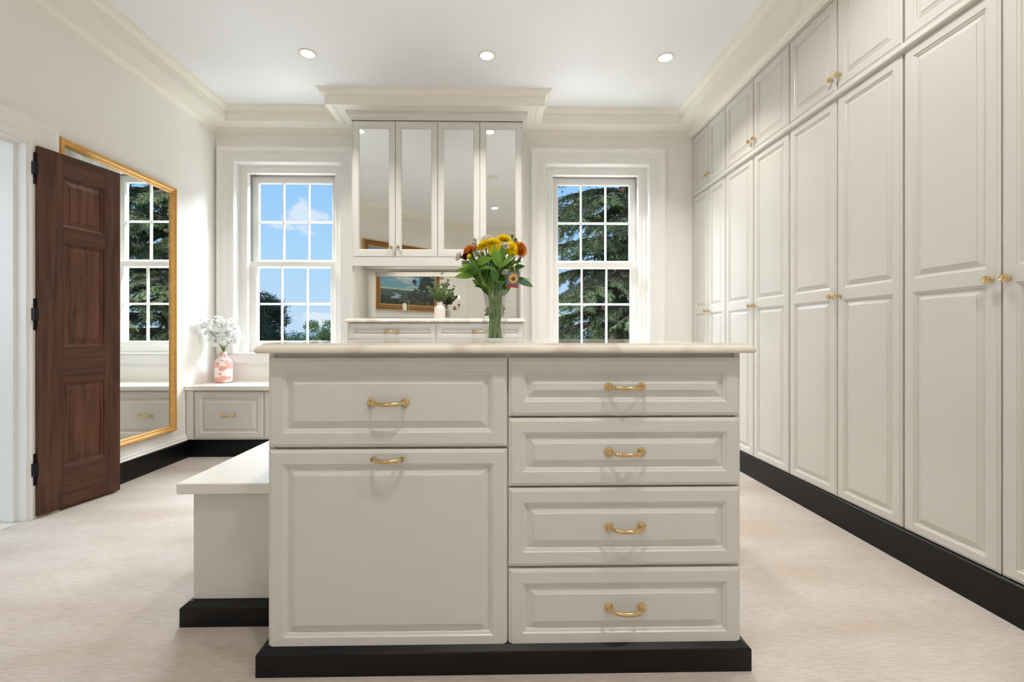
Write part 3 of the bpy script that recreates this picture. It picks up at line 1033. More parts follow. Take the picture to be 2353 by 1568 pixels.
# bench attached to the side of the island
bn = thing('storage_bench', 'low white bench with thick slab seat beside the island', 'bench', (-0.885, 2.0, 0))
bO = (-0.885, 2.0, 0)
b = MB()
b.box(-1.050 - bO[0], -0.6805 - bO[0], 1.600 - bO[1], 2.40 - bO[1], 0.0805, 0.4525)
part('body', b, M['cab'], bn)
b = MB()
b.box(-1.0905 - bO[0], -0.6805 - bO[0], 1.570 - bO[1], 2.43 - bO[1], 0.4530, 0.4895, 0.003)
part('seat_top', b, M['bench'], bn)
b = MB()
pr = [(0.0, 0.0), (0.0, 0.062), (-0.003, 0.066), (-0.020, 0.078), (-0.034, 0.080)]
b.sweep([(-0.7 - bO[0], 2.43 - bO[1]), (-1.0785 - bO[0], 2.43 - bO[1]), (-1.0785 - bO[0], 1.570 - bO[1]), (-0.7 - bO[0], 1.570 - bO[1])], [(-a, q) for a, q in pr], lambda u, v, b_: (u, v, b_))
part('plinth', b, M['black'], bn)

# ------------------------------------------------------------------ window seat under the left window
ws = thing('window_seat_cabinet', 'low ivory window seat with a brass-handled drawer under the left window', 'window seat', (-1.86, 3.93, 0))
sO = (-1.86, 3.93, 0)
b = MB()
b.box(-2.508 - sO[0], -1.215 - sO[0], 3.740 - sO[1], YB - 0.002 - sO[1], 0.142, 0.5445)
b.box(-2.500 - sO[0], -2.448 - sO[0], 3.722 - sO[1], 3.740 - sO[1], 0.152, 0.540)
part('body', b, M['cab'], ws)
b = MB()
b.box(-2.508 - sO[0], -1.215 - sO[0], 3.705 - sO[1], YB - 0.002 - sO[1], 0.5455, 0.5795, 0.003)
part('seat_top', b, M['bench'], ws)
b = MB()
b.box(-2.508 - sO[0], -1.215 - sO[0], 3.742 - sO[1], YB - 0.01 - sO[1], 0.0, 0.1415)
part('plinth', b, M['black'], ws)
for xa, xb in ((-2.437, -1.886), (-1.880, -1.329)):
    drawer(ws, sO, 'drawer', xa, xb, 0.155, 0.530, 3.720, True, marg=0.046, pullmesh=PULL_FAR)

# ------------------------------------------------------------------ vanity chest between the windows
vn = thing('vanity_cabinet', 'ivory chest of drawers under the wall mirror between the windows', 'cabinet', (-0.484, 3.89, 0))
vO = (-0.484, 3.89, 0)
b = MB()
b.box(-1.192 - vO[0], 0.2245 - vO[0], 3.681 - vO[1], YB - 0.001 - vO[1], 0.08, 1.0935)
for xa, xb in ((-1.192, -1.180), (-0.490, -0.478), (0.2125, 0.2245)):
    b.box(xa - vO[0], xb - vO[0], 3.675 - vO[1], 3.681 - vO[1], 0.08, 1.0935)
part('body', b, M['cab'], vn)
b = MB()
b.box(-1.19 - vO[0], 0.222 - vO[0], 3.70 - vO[1], YB - 0.01 - vO[1], 0.0, 0.08)
part('plinth', b, M['black'], vn)
for xa, xb in ((-1.184, -0.4875), (-0.4805, 0.2165)):
    for z0, z1 in ((0.958, 1.0855), (0.70, 0.951), (0.40, 0.693), (0.095, 0.393)):
        drawer(vn, vO, 'drawer', xa, xb, z0, z1, 3.660, True, marg=0.036, pullmesh=PULL_FAR)
VTOP = 1.1265
slab_top('vanity_worktop', 'cream stone worktop with rounded edge on the chest between the windows', 'worktop', -1.2075, 0.240, 3.640, YB - 0.001, VTOP, 0.0320, M['stone'])

# ------------------------------------------------------------------ mirrored wall cabinet
mc = thing('mirrored_cabinet', 'ivory wall cabinet with four tall mirrored doors between the windows', 'cabinet', (-0.484, 3.95, 1.562))
mO = (-0.484, 3.95, 1.562)
UY = 3.77
b = MB()
def bx(x0, x1, y0, y1, z0, z1, bev=0.0):
    b.box(x0 - mO[0], x1 - mO[0], y0 - mO[1], y1 - mO[1], z0 - mO[2], z1 - mO[2], bev)
bx(-1.192, 0.2245, UY + 0.022, YB - 0.001, 1.640, 2.8245)
part('carcass', b, M['cab'], mc)
b = MB()
bx(-1.192, 0.2245, UY, UY + 0.020, 1.562, 1.634, 0.0015)
bx(-1.170, 0.2025, YB - 0.022, YB - 0.001, 1.585, 1.640)
part('light_rail', b, M['cab'], mc)
for xa, xb in ((-1.192, -1.1735), (0.206, 0.2245)):
    b = MB()
    bx(xa, xb, UY + 0.022, YB - 0.001, VTOP + 0.0005, 1.6395)
    part('side_panel', b, M['cab'], mc)
b = MB()
CC = [(0.0, 2.764), (0.004, 2.765), (0.007, 2.770), (0.012, 2.776), (0.013, 2.783), (0.018, 2.786)] + arc(0.019, 2.788, 0.032, 2.806, 5, -0.004) + [(0.036, 2.808), (0.036, 2.824), (0.0, 2.824)]
b.sweep([(0.2245 - mO[0], YB - 0.002 - mO[1]), (0.2245 - mO[0], UY - mO[1]), (-1.192 - mO[0], UY - mO[1]), (-1.192 - mO[0], YB - 0.002 - mO[1])],
        [(a, q - mO[2]) for a, q in CC], lambda u, v, b_: (u, v, b_))
part('cornice', b, M['cab'], mc)
x0a, x1a = -1.181, 0.2135
pw = (x1a - x0a) / 4
MR = [(0, 0), (0.003, -0.003), (0.007, -0.006), (0.0075, -0.011)]
dmesh = front_panel(pw - 0.004, 2.757 - 1.638, 0.020, [(0.044, 0.056, pw - 0.048, 2.757 - 1.638 - 0.052)], MR, (0.006, 0.003), hole=True)
dm = dmesh.mesh('mirrored_door', M['cab'])
mm = MB()
mm.quad((0.044, -0.0098, 0.056), (pw - 0.048, -0.0098, 0.056), (pw - 0.048, -0.0098, 2.757 - 1.638 - 0.052), (0.044, -0.0098, 2.757 - 1.638 - 0.052))
mmesh = mm.mesh('mirror_pane', M['mirror'])
for k in range(4):
    d = part('mirrored_door', dm, None, mc, (x0a + k * pw + 0.002 - mO[0], UY + 0.020 - mO[1], 1.638 - mO[2]))
    part('mirror_pane', mmesh, None, d)
    kx = pw - 0.004 - 0.026 if k % 2 == 0 else 0.026
    part('knob', KNOB, None, d, (kx, -0.020, 0.073))

ul = thing('under_cabinet_light', 'slim light bar under the mirrored cabinet, above the chest worktop', 'light', (-0.484, 3.90, 1.6395))
b = MB()
b.box(-0.55, 0.55, -0.016, 0.016, -0.012, 0.0, 0.002)
part('housing', b, M['plastic'], ul)
b = MB()
b.box(-0.54, 0.54, -0.010, 0.010, -0.0135, -0.0122)
part('lens', b, M['canlens'], ul)
ld = bpy.data.lights.new('under_cabinet_glow', 'AREA')
ld.shape = 'RECTANGLE'
ld.size, ld.size_y = 1.06, 0.018
ld.energy = 1.7
ld.color = (1.0, 0.90, 0.74)
lo = bpy.data.objects.new('under_cabinet_glow', ld)
COL.objects.link(lo)
lo.parent = ul
lo.location = (0, 0, -0.0150)
lo['kind'] = 'helper'

# mirror on the wall behind the chest, with bevelled edges
bm_ = MB()
X0, X1, Z0, Z1 = -1.1730, 0.2055, VTOP + 0.001, 1.584
bm_o = (-0.484, YB - 0.008, VTOP + 0.001)
i_ = 0.024
O4 = [(X0, Z0), (X1, Z0), (X1, Z1), (X0, Z1)]
I4 = [(X0 + i_, Z0 + i_), (X1 - i_, Z0 + i_), (X1 - i_, Z1 - i_), (X0 + i_, Z1 - i_)]
for s in range(4):
    t = (s + 1) % 4
    bm_.quad((O4[s][0] + 0.484, 0.0, O4[s][1] - Z0), (O4[t][0] + 0.484, 0.0, O4[t][1] - Z0), (I4[t][0] + 0.484, -0.0024, I4[t][1] - Z0), (I4[s][0] + 0.484, -0.0024, I4[s][1] - Z0))
bm_.quad(*[(p[0] + 0.484, -0.0024, p[1] - Z0) for p in I4])
link('backsplash_mirror', bm_.mesh('backsplash_mirror', M['mirror']), None, bm_o, label='wide mirror with angled edges on the wall above the chest worktop', cat='mirror')

# outlet on that mirror
ol = thing('power_outlet', 'white power outlet in a mirrored plate on the wall mirror', 'outlet', (-0.824, YB - 0.0108, 1.244))
b = MB()
b.box(-0.041, 0.041, -0.004, 0, -0.059, 0.059, 0.0015)
part('cover_plate', b, M['mirror'], ol)
b = MB()
b.box(-0.0175, 0.0175, -0.0065, -0.0042, -0.033, 0.033, 0.001)
so = part('socket', b, M['plastic'], ol)
b = MB()
for zz in (-0.018, 0.018):
    b.box(-0.0085, -0.0055, -0.0072, -0.0066, zz - 0.001, zz + 0.008)
    b.box(0.0055, 0.0085, -0.0072, -0.0066, zz - 0.001, zz + 0.007)
    b.box(-0.002, 0.002, -0.0072, -0.0066, zz - 0.009, zz - 0.005)
part('slots', b, M['slot'], so)
for zz in (-0.047, 0.047):
    b = MB()
    b.lathe([(0.0035, 0), (0.003, 0.0012)], 12, (0, -0.0041, zz), 'Y')
    part('screw', b, M['plastic'], ol)

# ------------------------------------------------------------------ gilt mirror on the left wall
gm = thing('wall_mirror', 'tall gilt-framed mirror on the left wall behind the walnut door', 'mirror', (XL, 3.099, 0.252))
y0, y1, hgt = -0.472, 0.472, 1.874
b = MB()
FP = [(0, 0.0), (0, 0.030), (0.004, 0.040), (0.010, 0.044), (0.016, 0.042), (0.020, 0.034), (0.030, 0.027), (0.036, 0.028), (0.040, 0.024), (0.047, 0.018), (0.047, 0.004)]
b.sweep([(y0, 0), (y1, 0), (y1, hgt), (y0, hgt)], FP, lambda u, v, q: (q + 0.002, u, v), closed=True)
part('frame', b, M['gilt'], gm)
b = MB()
b.quad((0.016, y0 + 0.044, 0.044), (0.016, y1 - 0.044, 0.044), (0.016, y1 - 0.044, hgt - 0.044), (0.016, y0 + 0.044, hgt - 0.044))
part('mirror_pane', b, M['mirror'], gm)

# ------------------------------------------------------------------ recessed lights and detector
def can_light(x, y, label, power=CAN_POWER, spread=155, warm=(1.0, 0.97, 0.92)):
    t = thing('recessed_light', label, 'ceiling light', (x, y, CZ), 0, 'recessed ceiling lights')
    b = MB()
    b.lathe([(0.061, -0.0005), (0.061, -0.004), (0.056, -0.0065), (0.049, -0.005), (0.046, -0.003), (0.0455, 0.0)], 32, cap=False)
    part('trim_ring', b, M['plastic'], t, smooth=True)
    b = MB()
    b.lathe([(0.0455, -0.0018), (0.030, -0.0016), (0.001, -0.0014)], 32, cap=False)
    part('lens', b, M['canlens'], t, smooth=True)
    ld = bpy.data.lights.new('downlight', 'AREA')
    ld.shape = 'DISK'
    ld.size = 0.10
    ld.energy = power
    ld.color = warm
    ld.spread = math.radians(spread)
    lo = bpy.data.objects.new('downlight_bulb', ld)
    COL.objects.link(lo)
    lo.parent = t
    lo.location = (0, 0, -0.009)
    lo['kind'] = 'helper'
    return t
can_light(-1.307, 3.18, 'recessed ceiling light, leftmost of the row of three before the windows', CAN_POWER * 0.85, 112, (1.0, 0.945, 0.85))
can_light(-0.064, 3.18, 'recessed ceiling light, middle of the row of three before the windows', CAN_POWER * 0.85, 112, (1.0, 0.945, 0.85))
can_light(1.190, 3.18, 'recessed ceiling light, rightmost of the row, towards the wardrobes', CAN_POWER * 0.85, 112, (1.0, 0.945, 0.85))
can_light(-0.02, 0.56, 'recessed ceiling light above the camera, seen in the cabinet mirror', CAN_POWER * 1.1)
can_light(1.19, 0.56, 'recessed ceiling light by the near end of the wardrobes, out of the picture', CAN_POWER * 1.1)
can_light(1.19, 1.87, 'added recessed ceiling light before the third wardrobe, unseen, to brighten the room', CAN_POWER * 0.8)  # extra downlight out of view, added to brighten the room
sd = thing('smoke_detector', 'round white smoke detector on the ceiling, seen in the cabinet mirror', 'smoke detector', (-0.044, 1.95, CZ))
b = MB()
b.lathe([(0.062, 0.0), (0.062, -0.012), (0.055, -0.022), (0.030, -0.028), (0.002, -0.029)], 28)
part('housing', b, M['plastic'], sd, smooth=True)
b = MB()
b.lathe([(0.046, -0.024), (0.044, -0.027), (0.040, -0.0275), (0.038, -0.026)], 28, cap=False)
part('vent_ring', b, M['plastic'], sd, smooth=True)

# daylight in the next room
bl = bpy.data.lights.new('bathroom_daylight', 'AREA')
bl.shape = 'RECTANGLE'
bl.size, bl.size_y = 1.2, 1.4
bl.energy = 22
bl.color = (0.80, 0.90, 1.0)
bo = bpy.data.objects.new('bathroom_daylight', bl)
bo.location = (-4.6, 1.3, 1.6)
bo.rotation_euler = Vector((1, 0.25, -0.28)).to_track_quat('-Z', 'Y').to_euler()
bo['kind'] = 'helper'
COL.objects.link(bo)

# ------------------------------------------------------------------ plants: shared leaf, petal and bloom meshes
def leaf_mb(l, w, fold=0.25, droop=0.15, n=6, pw=0.9, tip=1.0):
    mb = MB()
    base = len(mb.v)
    for i in range(n + 1):
        q = i / n
        ww = w / 2 * (math.sin(PI * min(1, q ** pw * tip)) ** 0.8 if 0 < q < 1 else 0.02)
        z = -droop * l * q * q
        mb.v += [(-ww, l * q, z + abs(ww) * fold), (0, l * q, z), (ww, l * q, z + abs(ww) * fold)]
    for i in range(n):
        a = base + i * 3
        mb.f += [(a, a + 1, a + 4, a + 3), (a + 1, a + 2, a + 5, a + 4)]
    return mb
LEAF = {k: leaf_mb(0.072, 0.021, 0.3, 0.18).mesh('leaf', M[k], True, fix=False) for k in ('leaf', 'leaf2', 'leaf3')}
LEAFW = {k: leaf_mb(0.074, 0.031, 0.22, 0.12).mesh('leaf', M[k], True, fix=False) for k in ('leaf', 'leaf2', 'leaf3')}
ROUND = leaf_mb(0.030, 0.025, 0.12, 0.10, 6, 0.75).mesh('leaf', M['euca'], True, fix=False)

def orient(dirv, roll=0.0, axis='Y'):
    q = Vector(dirv).normalized().to_track_quat(axis, 'Y' if axis == 'Z' else 'Z')
    return (q @ Matrix.Rotation(roll, 3, axis).to_quaternion()).to_euler()
def face_leaf(dirv, rnd):
    y = Vector(dirv).normalized()
    n = Vector((rnd.uniform(-0.7, 0.7), -1.0, rnd.uniform(-0.2, 0.9)))
    x = y.cross(n)
    if x.length < 0.2:
        x = y.cross(Vector((0.3, 0, 1)))
    x.normalize()
    z = x.cross(y)
    return Matrix((x, y, z)).transposed().to_euler()
_lr = random.Random(99)
def put(name, me, parent, loc, dirv, scale=1.0, roll=0.0, axis='Y'):
    if name == 'leaf':
        o = link(name, me, parent, loc, face_leaf(dirv, _lr))
        o.scale = (scale,) * 3
        return o
    o = link(name, me, parent, loc, orient(dirv, roll, axis))
    o.scale = (scale,) * 3
    return o

def mum_mesh(R, layers, pl, pwid, seed, m, up0=5, up1=85, curl=0.3):
    rnd = random.Random(seed)
    mb = MB()
    for li in range(layers):
        q = li / (layers - 1)
        n = int(26 - 15 * q)
        el = math.radians(up0 + (up1 - up0) * q)
        ln = pl * (1 - 0.42 * q)
        for k in range(n):
            a = 2 * PI * (k + 0.5 * (li % 2)) / n + rnd.uniform(-0.08, 0.08)
            e0 = el + rnd.uniform(-0.12, 0.12)
            dirr = Vector((math.cos(a), math.sin(a), 0))
            side = Vector((-math.sin(a), math.cos(a), 0))
            p = dirr * (0.10 * R) + Vector((0, 0, 0.15 * R * q))
            w = pwid * rnd.uniform(0.85, 1.15)
            b = len(mb.v)
            nseg = 4
            for i in range(nseg + 1):
                t = i / nseg
                ww = w / 2 * (0.55 + 0.75 * math.sin(PI * min(t, 0.9)) - 0.55 * max(0, t - 0.8) * 4 * 0.8)
                ee = e0 + curl * t
                up = side.cross(dirr * math.cos(ee) + Vector((0, 0, math.sin(ee))))
                lift = -up * (0.25 * ww)
                mb.v += [tuple(p - side * ww), tuple(p + lift), tuple(p + side * ww)]
                p = p + (dirr * math.cos(ee) + Vector((0, 0, math.sin(ee)))) * (ln / nseg)
            for i in range(nseg):
                c = b + i * 3
                mb.f += [(c, c + 1, c + 4, c + 3), (c + 1, c + 2, c + 5, c + 4)]
    return mb.mesh('petals', m, True, fix=False)
def carnation_mesh(R, seed, m, n=46, cup=0.9):
    rnd = random.Random(seed)
    mb = MB()
    for k in range(n):
        a = rnd.uniform(0, 2 * PI)
        el = math.radians(rnd.uniform(8, 88)) * cup
        dirr = Vector((math.cos(a) * math.cos(el), math.sin(a) * math.cos(el), math.sin(el)))
        side = Vector((-math.sin(a), math.cos(a), 0))
        up = side.cross(dirr)
        l = R * rnd.uniform(0.8, 1.05)
        b = len(mb.v)
        for i in range(4):
            t = i / 3
            ww = l * (0.08 + 0.42 * t)
            for j in range(5):
                s_ = j / 2 - 1
                p = dirr * (l * t * (1 - 0.12 * s_ * s_)) + side * (ww * s_) + up * (rnd.uniform(-0.10, 0.10) * R * t)
                mb.v.append(tuple(p))
        for i in range(3):
            for j in range(4):
                c = b + i * 5 + j
                mb.f.append((c, c + 1, c + 6, c + 5))
    return mb.mesh('petals', m, True, fix=False)

BV = Vector((-0.0046, 1.93, 0))     # axis of the glass vase
def bq(px, py, y=1.93):             # photo measure -> point at depth y in the bouquet
    dx = (px - 1140.0) / 1046.0
    return Vector((dx * y, y, 1.0 + (768.0 - py) / 1046.0 * y))
_rnd = random.Random(11)
def stem_path(top, lean=None, foot=None):
    a = _rnd.uniform(0, 2 * PI)
    ff = 0.030 * math.sqrt(_rnd.random())
    f = BV + Vector((math.cos(a) * ff, math.sin(a) * ff, ITOP + 0.010))
    a2, n2 = _rnd.uniform(0, 2 * PI), 0.026 * math.sqrt(_rnd.random())
    neck = BV + Vector((math.cos(a2) * n2, math.sin(a2) * n2, 1.083))
    rim = neck + (Vector(top) - neck) * 0.0
    dirn = (Vector(top) - neck)
    # keep inside the rim before fanning out
    lat = Vector((dirn.x, dirn.y, 0))
    r = min(0.034, lat.length)
    latn = lat.normalized() if lat.length > 1e-4 else Vector((1, 0, 0))
    rimp = BV + latn * r
    rimp.z = 1.182
    return [f, (f + neck) / 2, neck, (neck * 0.45 + rimp * 0.55), rimp, rimp * 0.45 + Vector(top) * 0.55 + Vector((0, 0, 0.008)), Vector(top)]
def smooth_path(P, n=4):
    out = []
    for i in range(len(P) - 1):
        p0, p1, p2, p3 = P[max(i - 1, 0)], P[i], P[i + 1], P[min(i + 2, len(P) - 1)]
        for k in range(n):
            t = k / n
            out.append(0.5 * ((2 * p1) + (p2 - p0) * t + (2 * p0 - 5 * p1 + 4 * p2 - p3) * t * t + (3 * p1 - p0 - 3 * p2 + p3) * t ** 3))
    out.append(P[-1])
    return out
def flower(name, label, cat, mesh, top, face, m_stem='stem', rad=0.0030, scale=1.0, group=None, calyx=True, petalname='petals'):
    top = Vector(top)
    f = Vector(face).normalized()
    base = BV + Vector((0, 0, ITOP + 0.008))
    t = thing(name, label, cat, base, 0, group)
    o = put(petalname, mesh, t, top - base, f, scale, axis='Z')
    P = stem_path(top - f * 0.012)
    P[-1] = top - f * 0.004
    P[-2] = P[-2] * 0.6 + (top - f * 0.03) * 0.4
    sm = smooth_path(P)
    b = MB()
    b.tube([p - base for p in sm], rad, 7)
    part('stem', b, M[m_stem], t, smooth=True)
    if calyx:
        b = MB()
        b.lathe([(0.002, -0.018), (0.0055, -0.012), (0.0062, -0.004), (0.0075, 0.002)], 10, cap=True)
        put('calyx', b.mesh('calyx', M['leaf']), t, top - base, f, 1.0, axis='Z')
    return t

# glass vase, eight-sided
vz = ITOP + 0.0005
prof_o = [(0.0400, 0.0), (0.0425, 0.004), (0.0500, 0.035), (0.0560, 0.070), (0.0572, 0.085), (0.0520, 0.096), (0.0415, 0.104), (0.0400, 0.112), (0.0425, 0.140), (0.0480, 0.180), (0.0545, 0.2115), (0.0548, 0.2130)]
prof_i = [(0.0525, 0.2130), (0.0505, 0.2050), (0.0455, 0.180), (0.0400, 0.140), (0.0373, 0.112), (0.0385, 0.103), (0.0490, 0.0945), (0.0535, 0.084), (0.0525, 0.070), (0.0465, 0.035), (0.0385, 0.010), (0.0010, 0.0085)]
gv = thing('glass_vase', 'clear faceted glass vase holding the bouquet on the island worktop', 'vase', (BV.x, BV.y, vz))
b = MB()
b.lathe([(0.001, 0.0)] + prof_o + prof_i, 10, cap=False, ph=PI / 10)
part('vase_wall', b, M['glass'], gv, smooth=False)

YM = [mum_mesh(0.034, 8, 0.036, 0.0090, s, M['yellow'], 4, 72, -0.1) for s in (1, 2)]
OM = [mum_mesh(0.038, 9, 0.036, 0.0062, s, M['orange'], -10, 78, 0.5) for s in (3, 4)]
WM = mum_mesh(0.036, 9, 0.034, 0.0075, 5, M['white'], 0, 80, 0.5)
CAR = [carnation_mesh(0.024, s, M['white']) for s in (6, 7)]
flower('yellow_chrysanthemum', 'yellow chrysanthemum on the left of the yellow cluster in the glass vase', 'flower', YM[0], bq(1114, 567, 1.91), (-0.45, -0.45, 0.75))
flower('yellow_chrysanthemum', 'yellow chrysanthemum at the centre top of the bouquet', 'flower', YM[1], bq(1134, 562, 1.90), (0.0, -0.45, 0.9))
flower('yellow_chrysanthemum', 'yellow chrysanthemum hanging lowest at the centre, behind pointed leaves', 'flower', YM[0], bq(1139, 576, 1.885), (0.1, -0.85, 0.3), scale=0.85)
flower('yellow_chrysanthemum', 'yellow chrysanthemum highest in the bouquet, right of centre', 'flower', YM[1], bq(1158, 554, 1.93), (0.2, -0.4, 0.85))
flower('yellow_chrysanthemum', 'yellow chrysanthemum drooping beside the rust flower on the right', 'flower', YM[0], bq(1175, 573, 1.89), (0.35, -0.75, 0.25), scale=0.9)
flower('orange_chrysanthemum', 'rust orange chrysanthemum on the left side of the bouquet', 'flower', OM[0], bq(1081, 579, 1.91), (-0.6, -0.35, 0.65), scale=0.95)
flower('orange_chrysanthemum', 'rust orange chrysanthemum on the right side of the bouquet', 'flower', OM[1], bq(1193, 574, 1.91), (0.62, -0.6, 0.35))
flower('white_chrysanthemum', 'large white chrysanthemum at the back, behind the yellow ones', 'flower', WM, bq(1121, 556, 2.00), (-0.05, 0.1, 1.0), scale=1.05)
flower('white_carnation', 'white carnation facing left at the far left of the bouquet', 'flower', CAR[0], bq(1059, 591, 1.93), (-0.95, -0.1, 0.25))
flower('white_carnation', 'white carnation in front of the yellow flowers, right of centre', 'flower', CAR[1], bq(1162, 567, 1.855), (0.1, -0.8, 0.5), scale=0.72)
flower('white_carnation', 'white carnation low beside the sunflower gift card', 'flower', CAR[0], bq(1161, 627, 1.865), (-0.3, -0.9, 0.3), scale=0.66)
flower('white_carnation_bud', 'half-open white carnation bud rising highest on the right', 'flower', CAR[1], bq(1177.5, 541, 1.95), (0.05, 0.0, 1.0), scale=0.5)
flower('burgundy_daisy', 'small dark burgundy daisy under the left rust flower', 'flower', carnation_mesh(0.016, 9, M['burg']), bq(1071, 590, 1.90), (-0.5, -0.7, -0.1))
flower('button_daisy', 'tiny yellow button daisy beneath the left rust flower', 'flower', YM[1], bq(1078, 589, 1.875), (-0.3, -0.9, 0.3), scale=0.26)

def goldenrod(label, top, spread, seed):
    rnd = random.Random(seed)
    base = BV + Vector((0, 0, ITOP + 0.008))
    t = thing('goldenrod_sprig', label, 'greenery', base)
    sm = smooth_path(stem_path(top))
    b = MB()
    b.tube([p - base for p in sm], 0.0014, 6)
    f = MB()
    tp = Vector(top)
    for k in range(34):
        q = rnd.random()
        p = tp + Vector((0, 0, -0.075 * q))
        d = Vector((rnd.uniform(-1, 1), rnd.uniform(-1, 1), rnd.uniform(0.1, 1))).normalized() * (spread * (0.3 + 0.7 * q))
        b.tube([p - base, p + d * 0.6 - base, p + d - base], 0.0006, 4)
        for j in range(9):
            c = p + d * rnd.uniform(0.3, 1.0) + Vector((rnd.uniform(-1, 1), rnd.uniform(-1, 1), rnd.uniform(-1, 1))) * 0.005 - base
            r = rnd.uniform(0.0014, 0.0026)
            i = len(f.v)
            f.v += [tuple(c + Vector(o_) * r) for o_ in ((1, 0, 0), (-1, 0, 0), (0, 1, 0), (0, -1, 0), (0, 0, 1), (0, 0, -1))]
            f.f += [(i, i + 2, i + 4), (i + 2, i + 1, i + 4), (i + 1, i + 3, i + 4), (i + 3, i, i + 4), (i + 2, i, i + 5), (i + 1, i + 2, i + 5), (i + 3, i + 1, i + 5), (i, i + 3, i + 5)]
    part('stem', b, M['stem'], t, smooth=True)
    part('florets', f, M['goldenrod'], t, kind='stuff', fix=False)
goldenrod('feathery yellow-green goldenrod sprig between rust and yellow flowers', bq(1105, 583, 1.88), 0.045, 1)
goldenrod('feathery goldenrod sprig rising behind the left rust flower', bq(1092, 552, 1.95), 0.022, 2)
goldenrod('feathery goldenrod sprig rising behind the right rust flower', bq(1186, 545, 1.98), 0.018, 3)

def leafy(label, top, kind, leaves, group=None, rad=0.0024):
    """leaves: list of (point on stem 0..1 or Vector, direction, scale, wide, kind)"""
    base = BV + Vector((0, 0, ITOP + 0.008))
    t = thing('leafy_stem', label, 'greenery', base, 0, group)
    sm = smooth_path(stem_path(top))
    b = MB()
    b.tube([p - base for p in sm], rad, 6)
    part('stem', b, M['stem'], t, smooth=True)
    for where, d, sc, wide, kd in leaves:
        p = sm[min(len(sm) - 1, int(where * (len(sm) - 1)))]
        put('leaf', (LEAFW if wide else LEAF)[kd], t, p - base, d, sc, 0.0)
    return t
rl = random.Random(23)
LG = 'leafy green stems in the glass vase'
LL = 'green leafy stem with narrow pointed leaves, one of many filling the bouquet'
tops = []
for k in range(15):
    px = 1082 + 92 * ((k * 0.618) % 1.0)
    py = 585 + 45 * rl.random()
    tops.append((bq(px, py, 1.93 + rl.uniform(-0.06, 0.05)), px))
for k, (tp, px) in enumerate(tops):
    lv = []
    side = (px - 1128) / 60.0
    for j in range(10):
        w = 0.62 + 0.38 * (j / 9)
        d = Vector((side * 0.9 + rl.uniform(-0.75, 0.75), rl.uniform(-1.0, 0.35), rl.uniform(0.05, 1.1)))
        if j < 3:
            w, d = 0.60 + 0.06 * j, Vector((side * 0.7 + rl.uniform(-0.35, 0.35), rl.uniform(-0.6, 0.0), 1.0))
        lv.append((w, d, rl.uniform(0.58, 0.95), rl.random() < 0.4, rl.choice(['leaf', 'leaf', 'leaf3', 'leaf3', 'leaf2'])))
    leafy(LL, tp, 'leaf', lv, LG)
for k in range(9):
    px = 1100 + 8.6 * k
    sd_ = (px - 1136) / 36.0
    lv = [(0.66 + 0.34 * j / 6, Vector((sd_ * 0.75 + rl.uniform(-0.45, 0.45), rl.uniform(-0.55, 0.1), 1.0 - 0.35 * abs(sd_) * rl.random())), rl.uniform(0.62, 0.92), rl.random() < 0.4, rl.choice(['leaf', 'leaf3', 'leaf'])) for j in range(7)]
    leafy(LL, bq(px, 636 + rl.uniform(-8, 8), 1.90 + rl.uniform(-0.03, 0.05)), 'leaf', lv, LG)
leafy('bright green leafy stem reaching out to the far left, over the mirror', bq(1092, 612, 1.88), 'leaf2',
      [(0.95, (-1, -0.15, -0.03), 1.25, False, 'leaf2'), (0.90, (-0.95, -0.25, -0.22), 1.45, False, 'leaf2'), (1.0, (-0.8, 0.1, 0.25), 0.9, False, 'leaf'),
       (0.86, (-0.8, -0.5, 0.15), 1.1, True, 'leaf'), (0.80, (-0.7, -0.6, 0.5), 1.0, True, 'leaf'), (0.92, (-0.9, -0.3, 0.35), 1.0, False, 'leaf2')])
leafy('green leafy stem with pointed leaves standing before the yellow flowers', bq(1148, 612, 1.84), 'leaf',
      [(0.96, (-0.25, -0.25, 1), 1.25, True, 'leaf2'), (0.93, (0.25, -0.2, 1), 1.35, False, 'leaf'), (0.97, (0.75, -0.4, 0.6), 1.0, False, 'leaf2'), (0.88, (-0.55, -0.5, 0.3), 1.0, False, 'leaf'),
       (0.80, (0.3, -0.5, 0.9), 1.2, False, 'leaf'), (0.78, (-0.3, -0.6, 0.9), 1.1, True, 'leaf')])
leafy('leafy stem with broad bright leaves under the left rust flower', bq(1088, 600, 1.86), 'leaf2',
      [(0.98, (0.8, -0.5, 0.15), 1.1, True, 'leaf2'), (0.94, (-0.5, -0.6, 0.25), 1.0, True, 'leaf2'), (0.9, (0.55, -0.7, 0.0), 1.0, True, 'leaf2'), (0.85, (-0.7, -0.4, -0.1), 1.1, False, 'leaf')])
leafy('leafy stem with one large drooping leaf on the far right', bq(1193, 640, 1.92), 'leaf3',
      [(0.95, (0.95, -0.25, -0.35), 1.05, True, 'leaf3'), (0.97, (1, 0.2, 0.05), 0.8, False, 'leaf'), (0.86, (0.6, -0.6, 0.2), 0.9, True, 'leaf3'), (0.90, (0.4, 0.2, 0.9), 0.8, True, 'leaf3'), (0.8, (0.5, -0.5, 0.8), 0.9, True, 'leaf')])
leafy('tall thin leafy stem poking above the yellow flowers', bq(1144, 560, 1.97), 'leaf',
      [(0.99, (0.05, 0, 1), 0.5, False, 'leaf2'), (0.85, (0.6, 0.4, 0.6), 0.8, False, 'leaf'), (0.8, (-0.6, 0.3, 0.6), 0.8, False, 'leaf')])
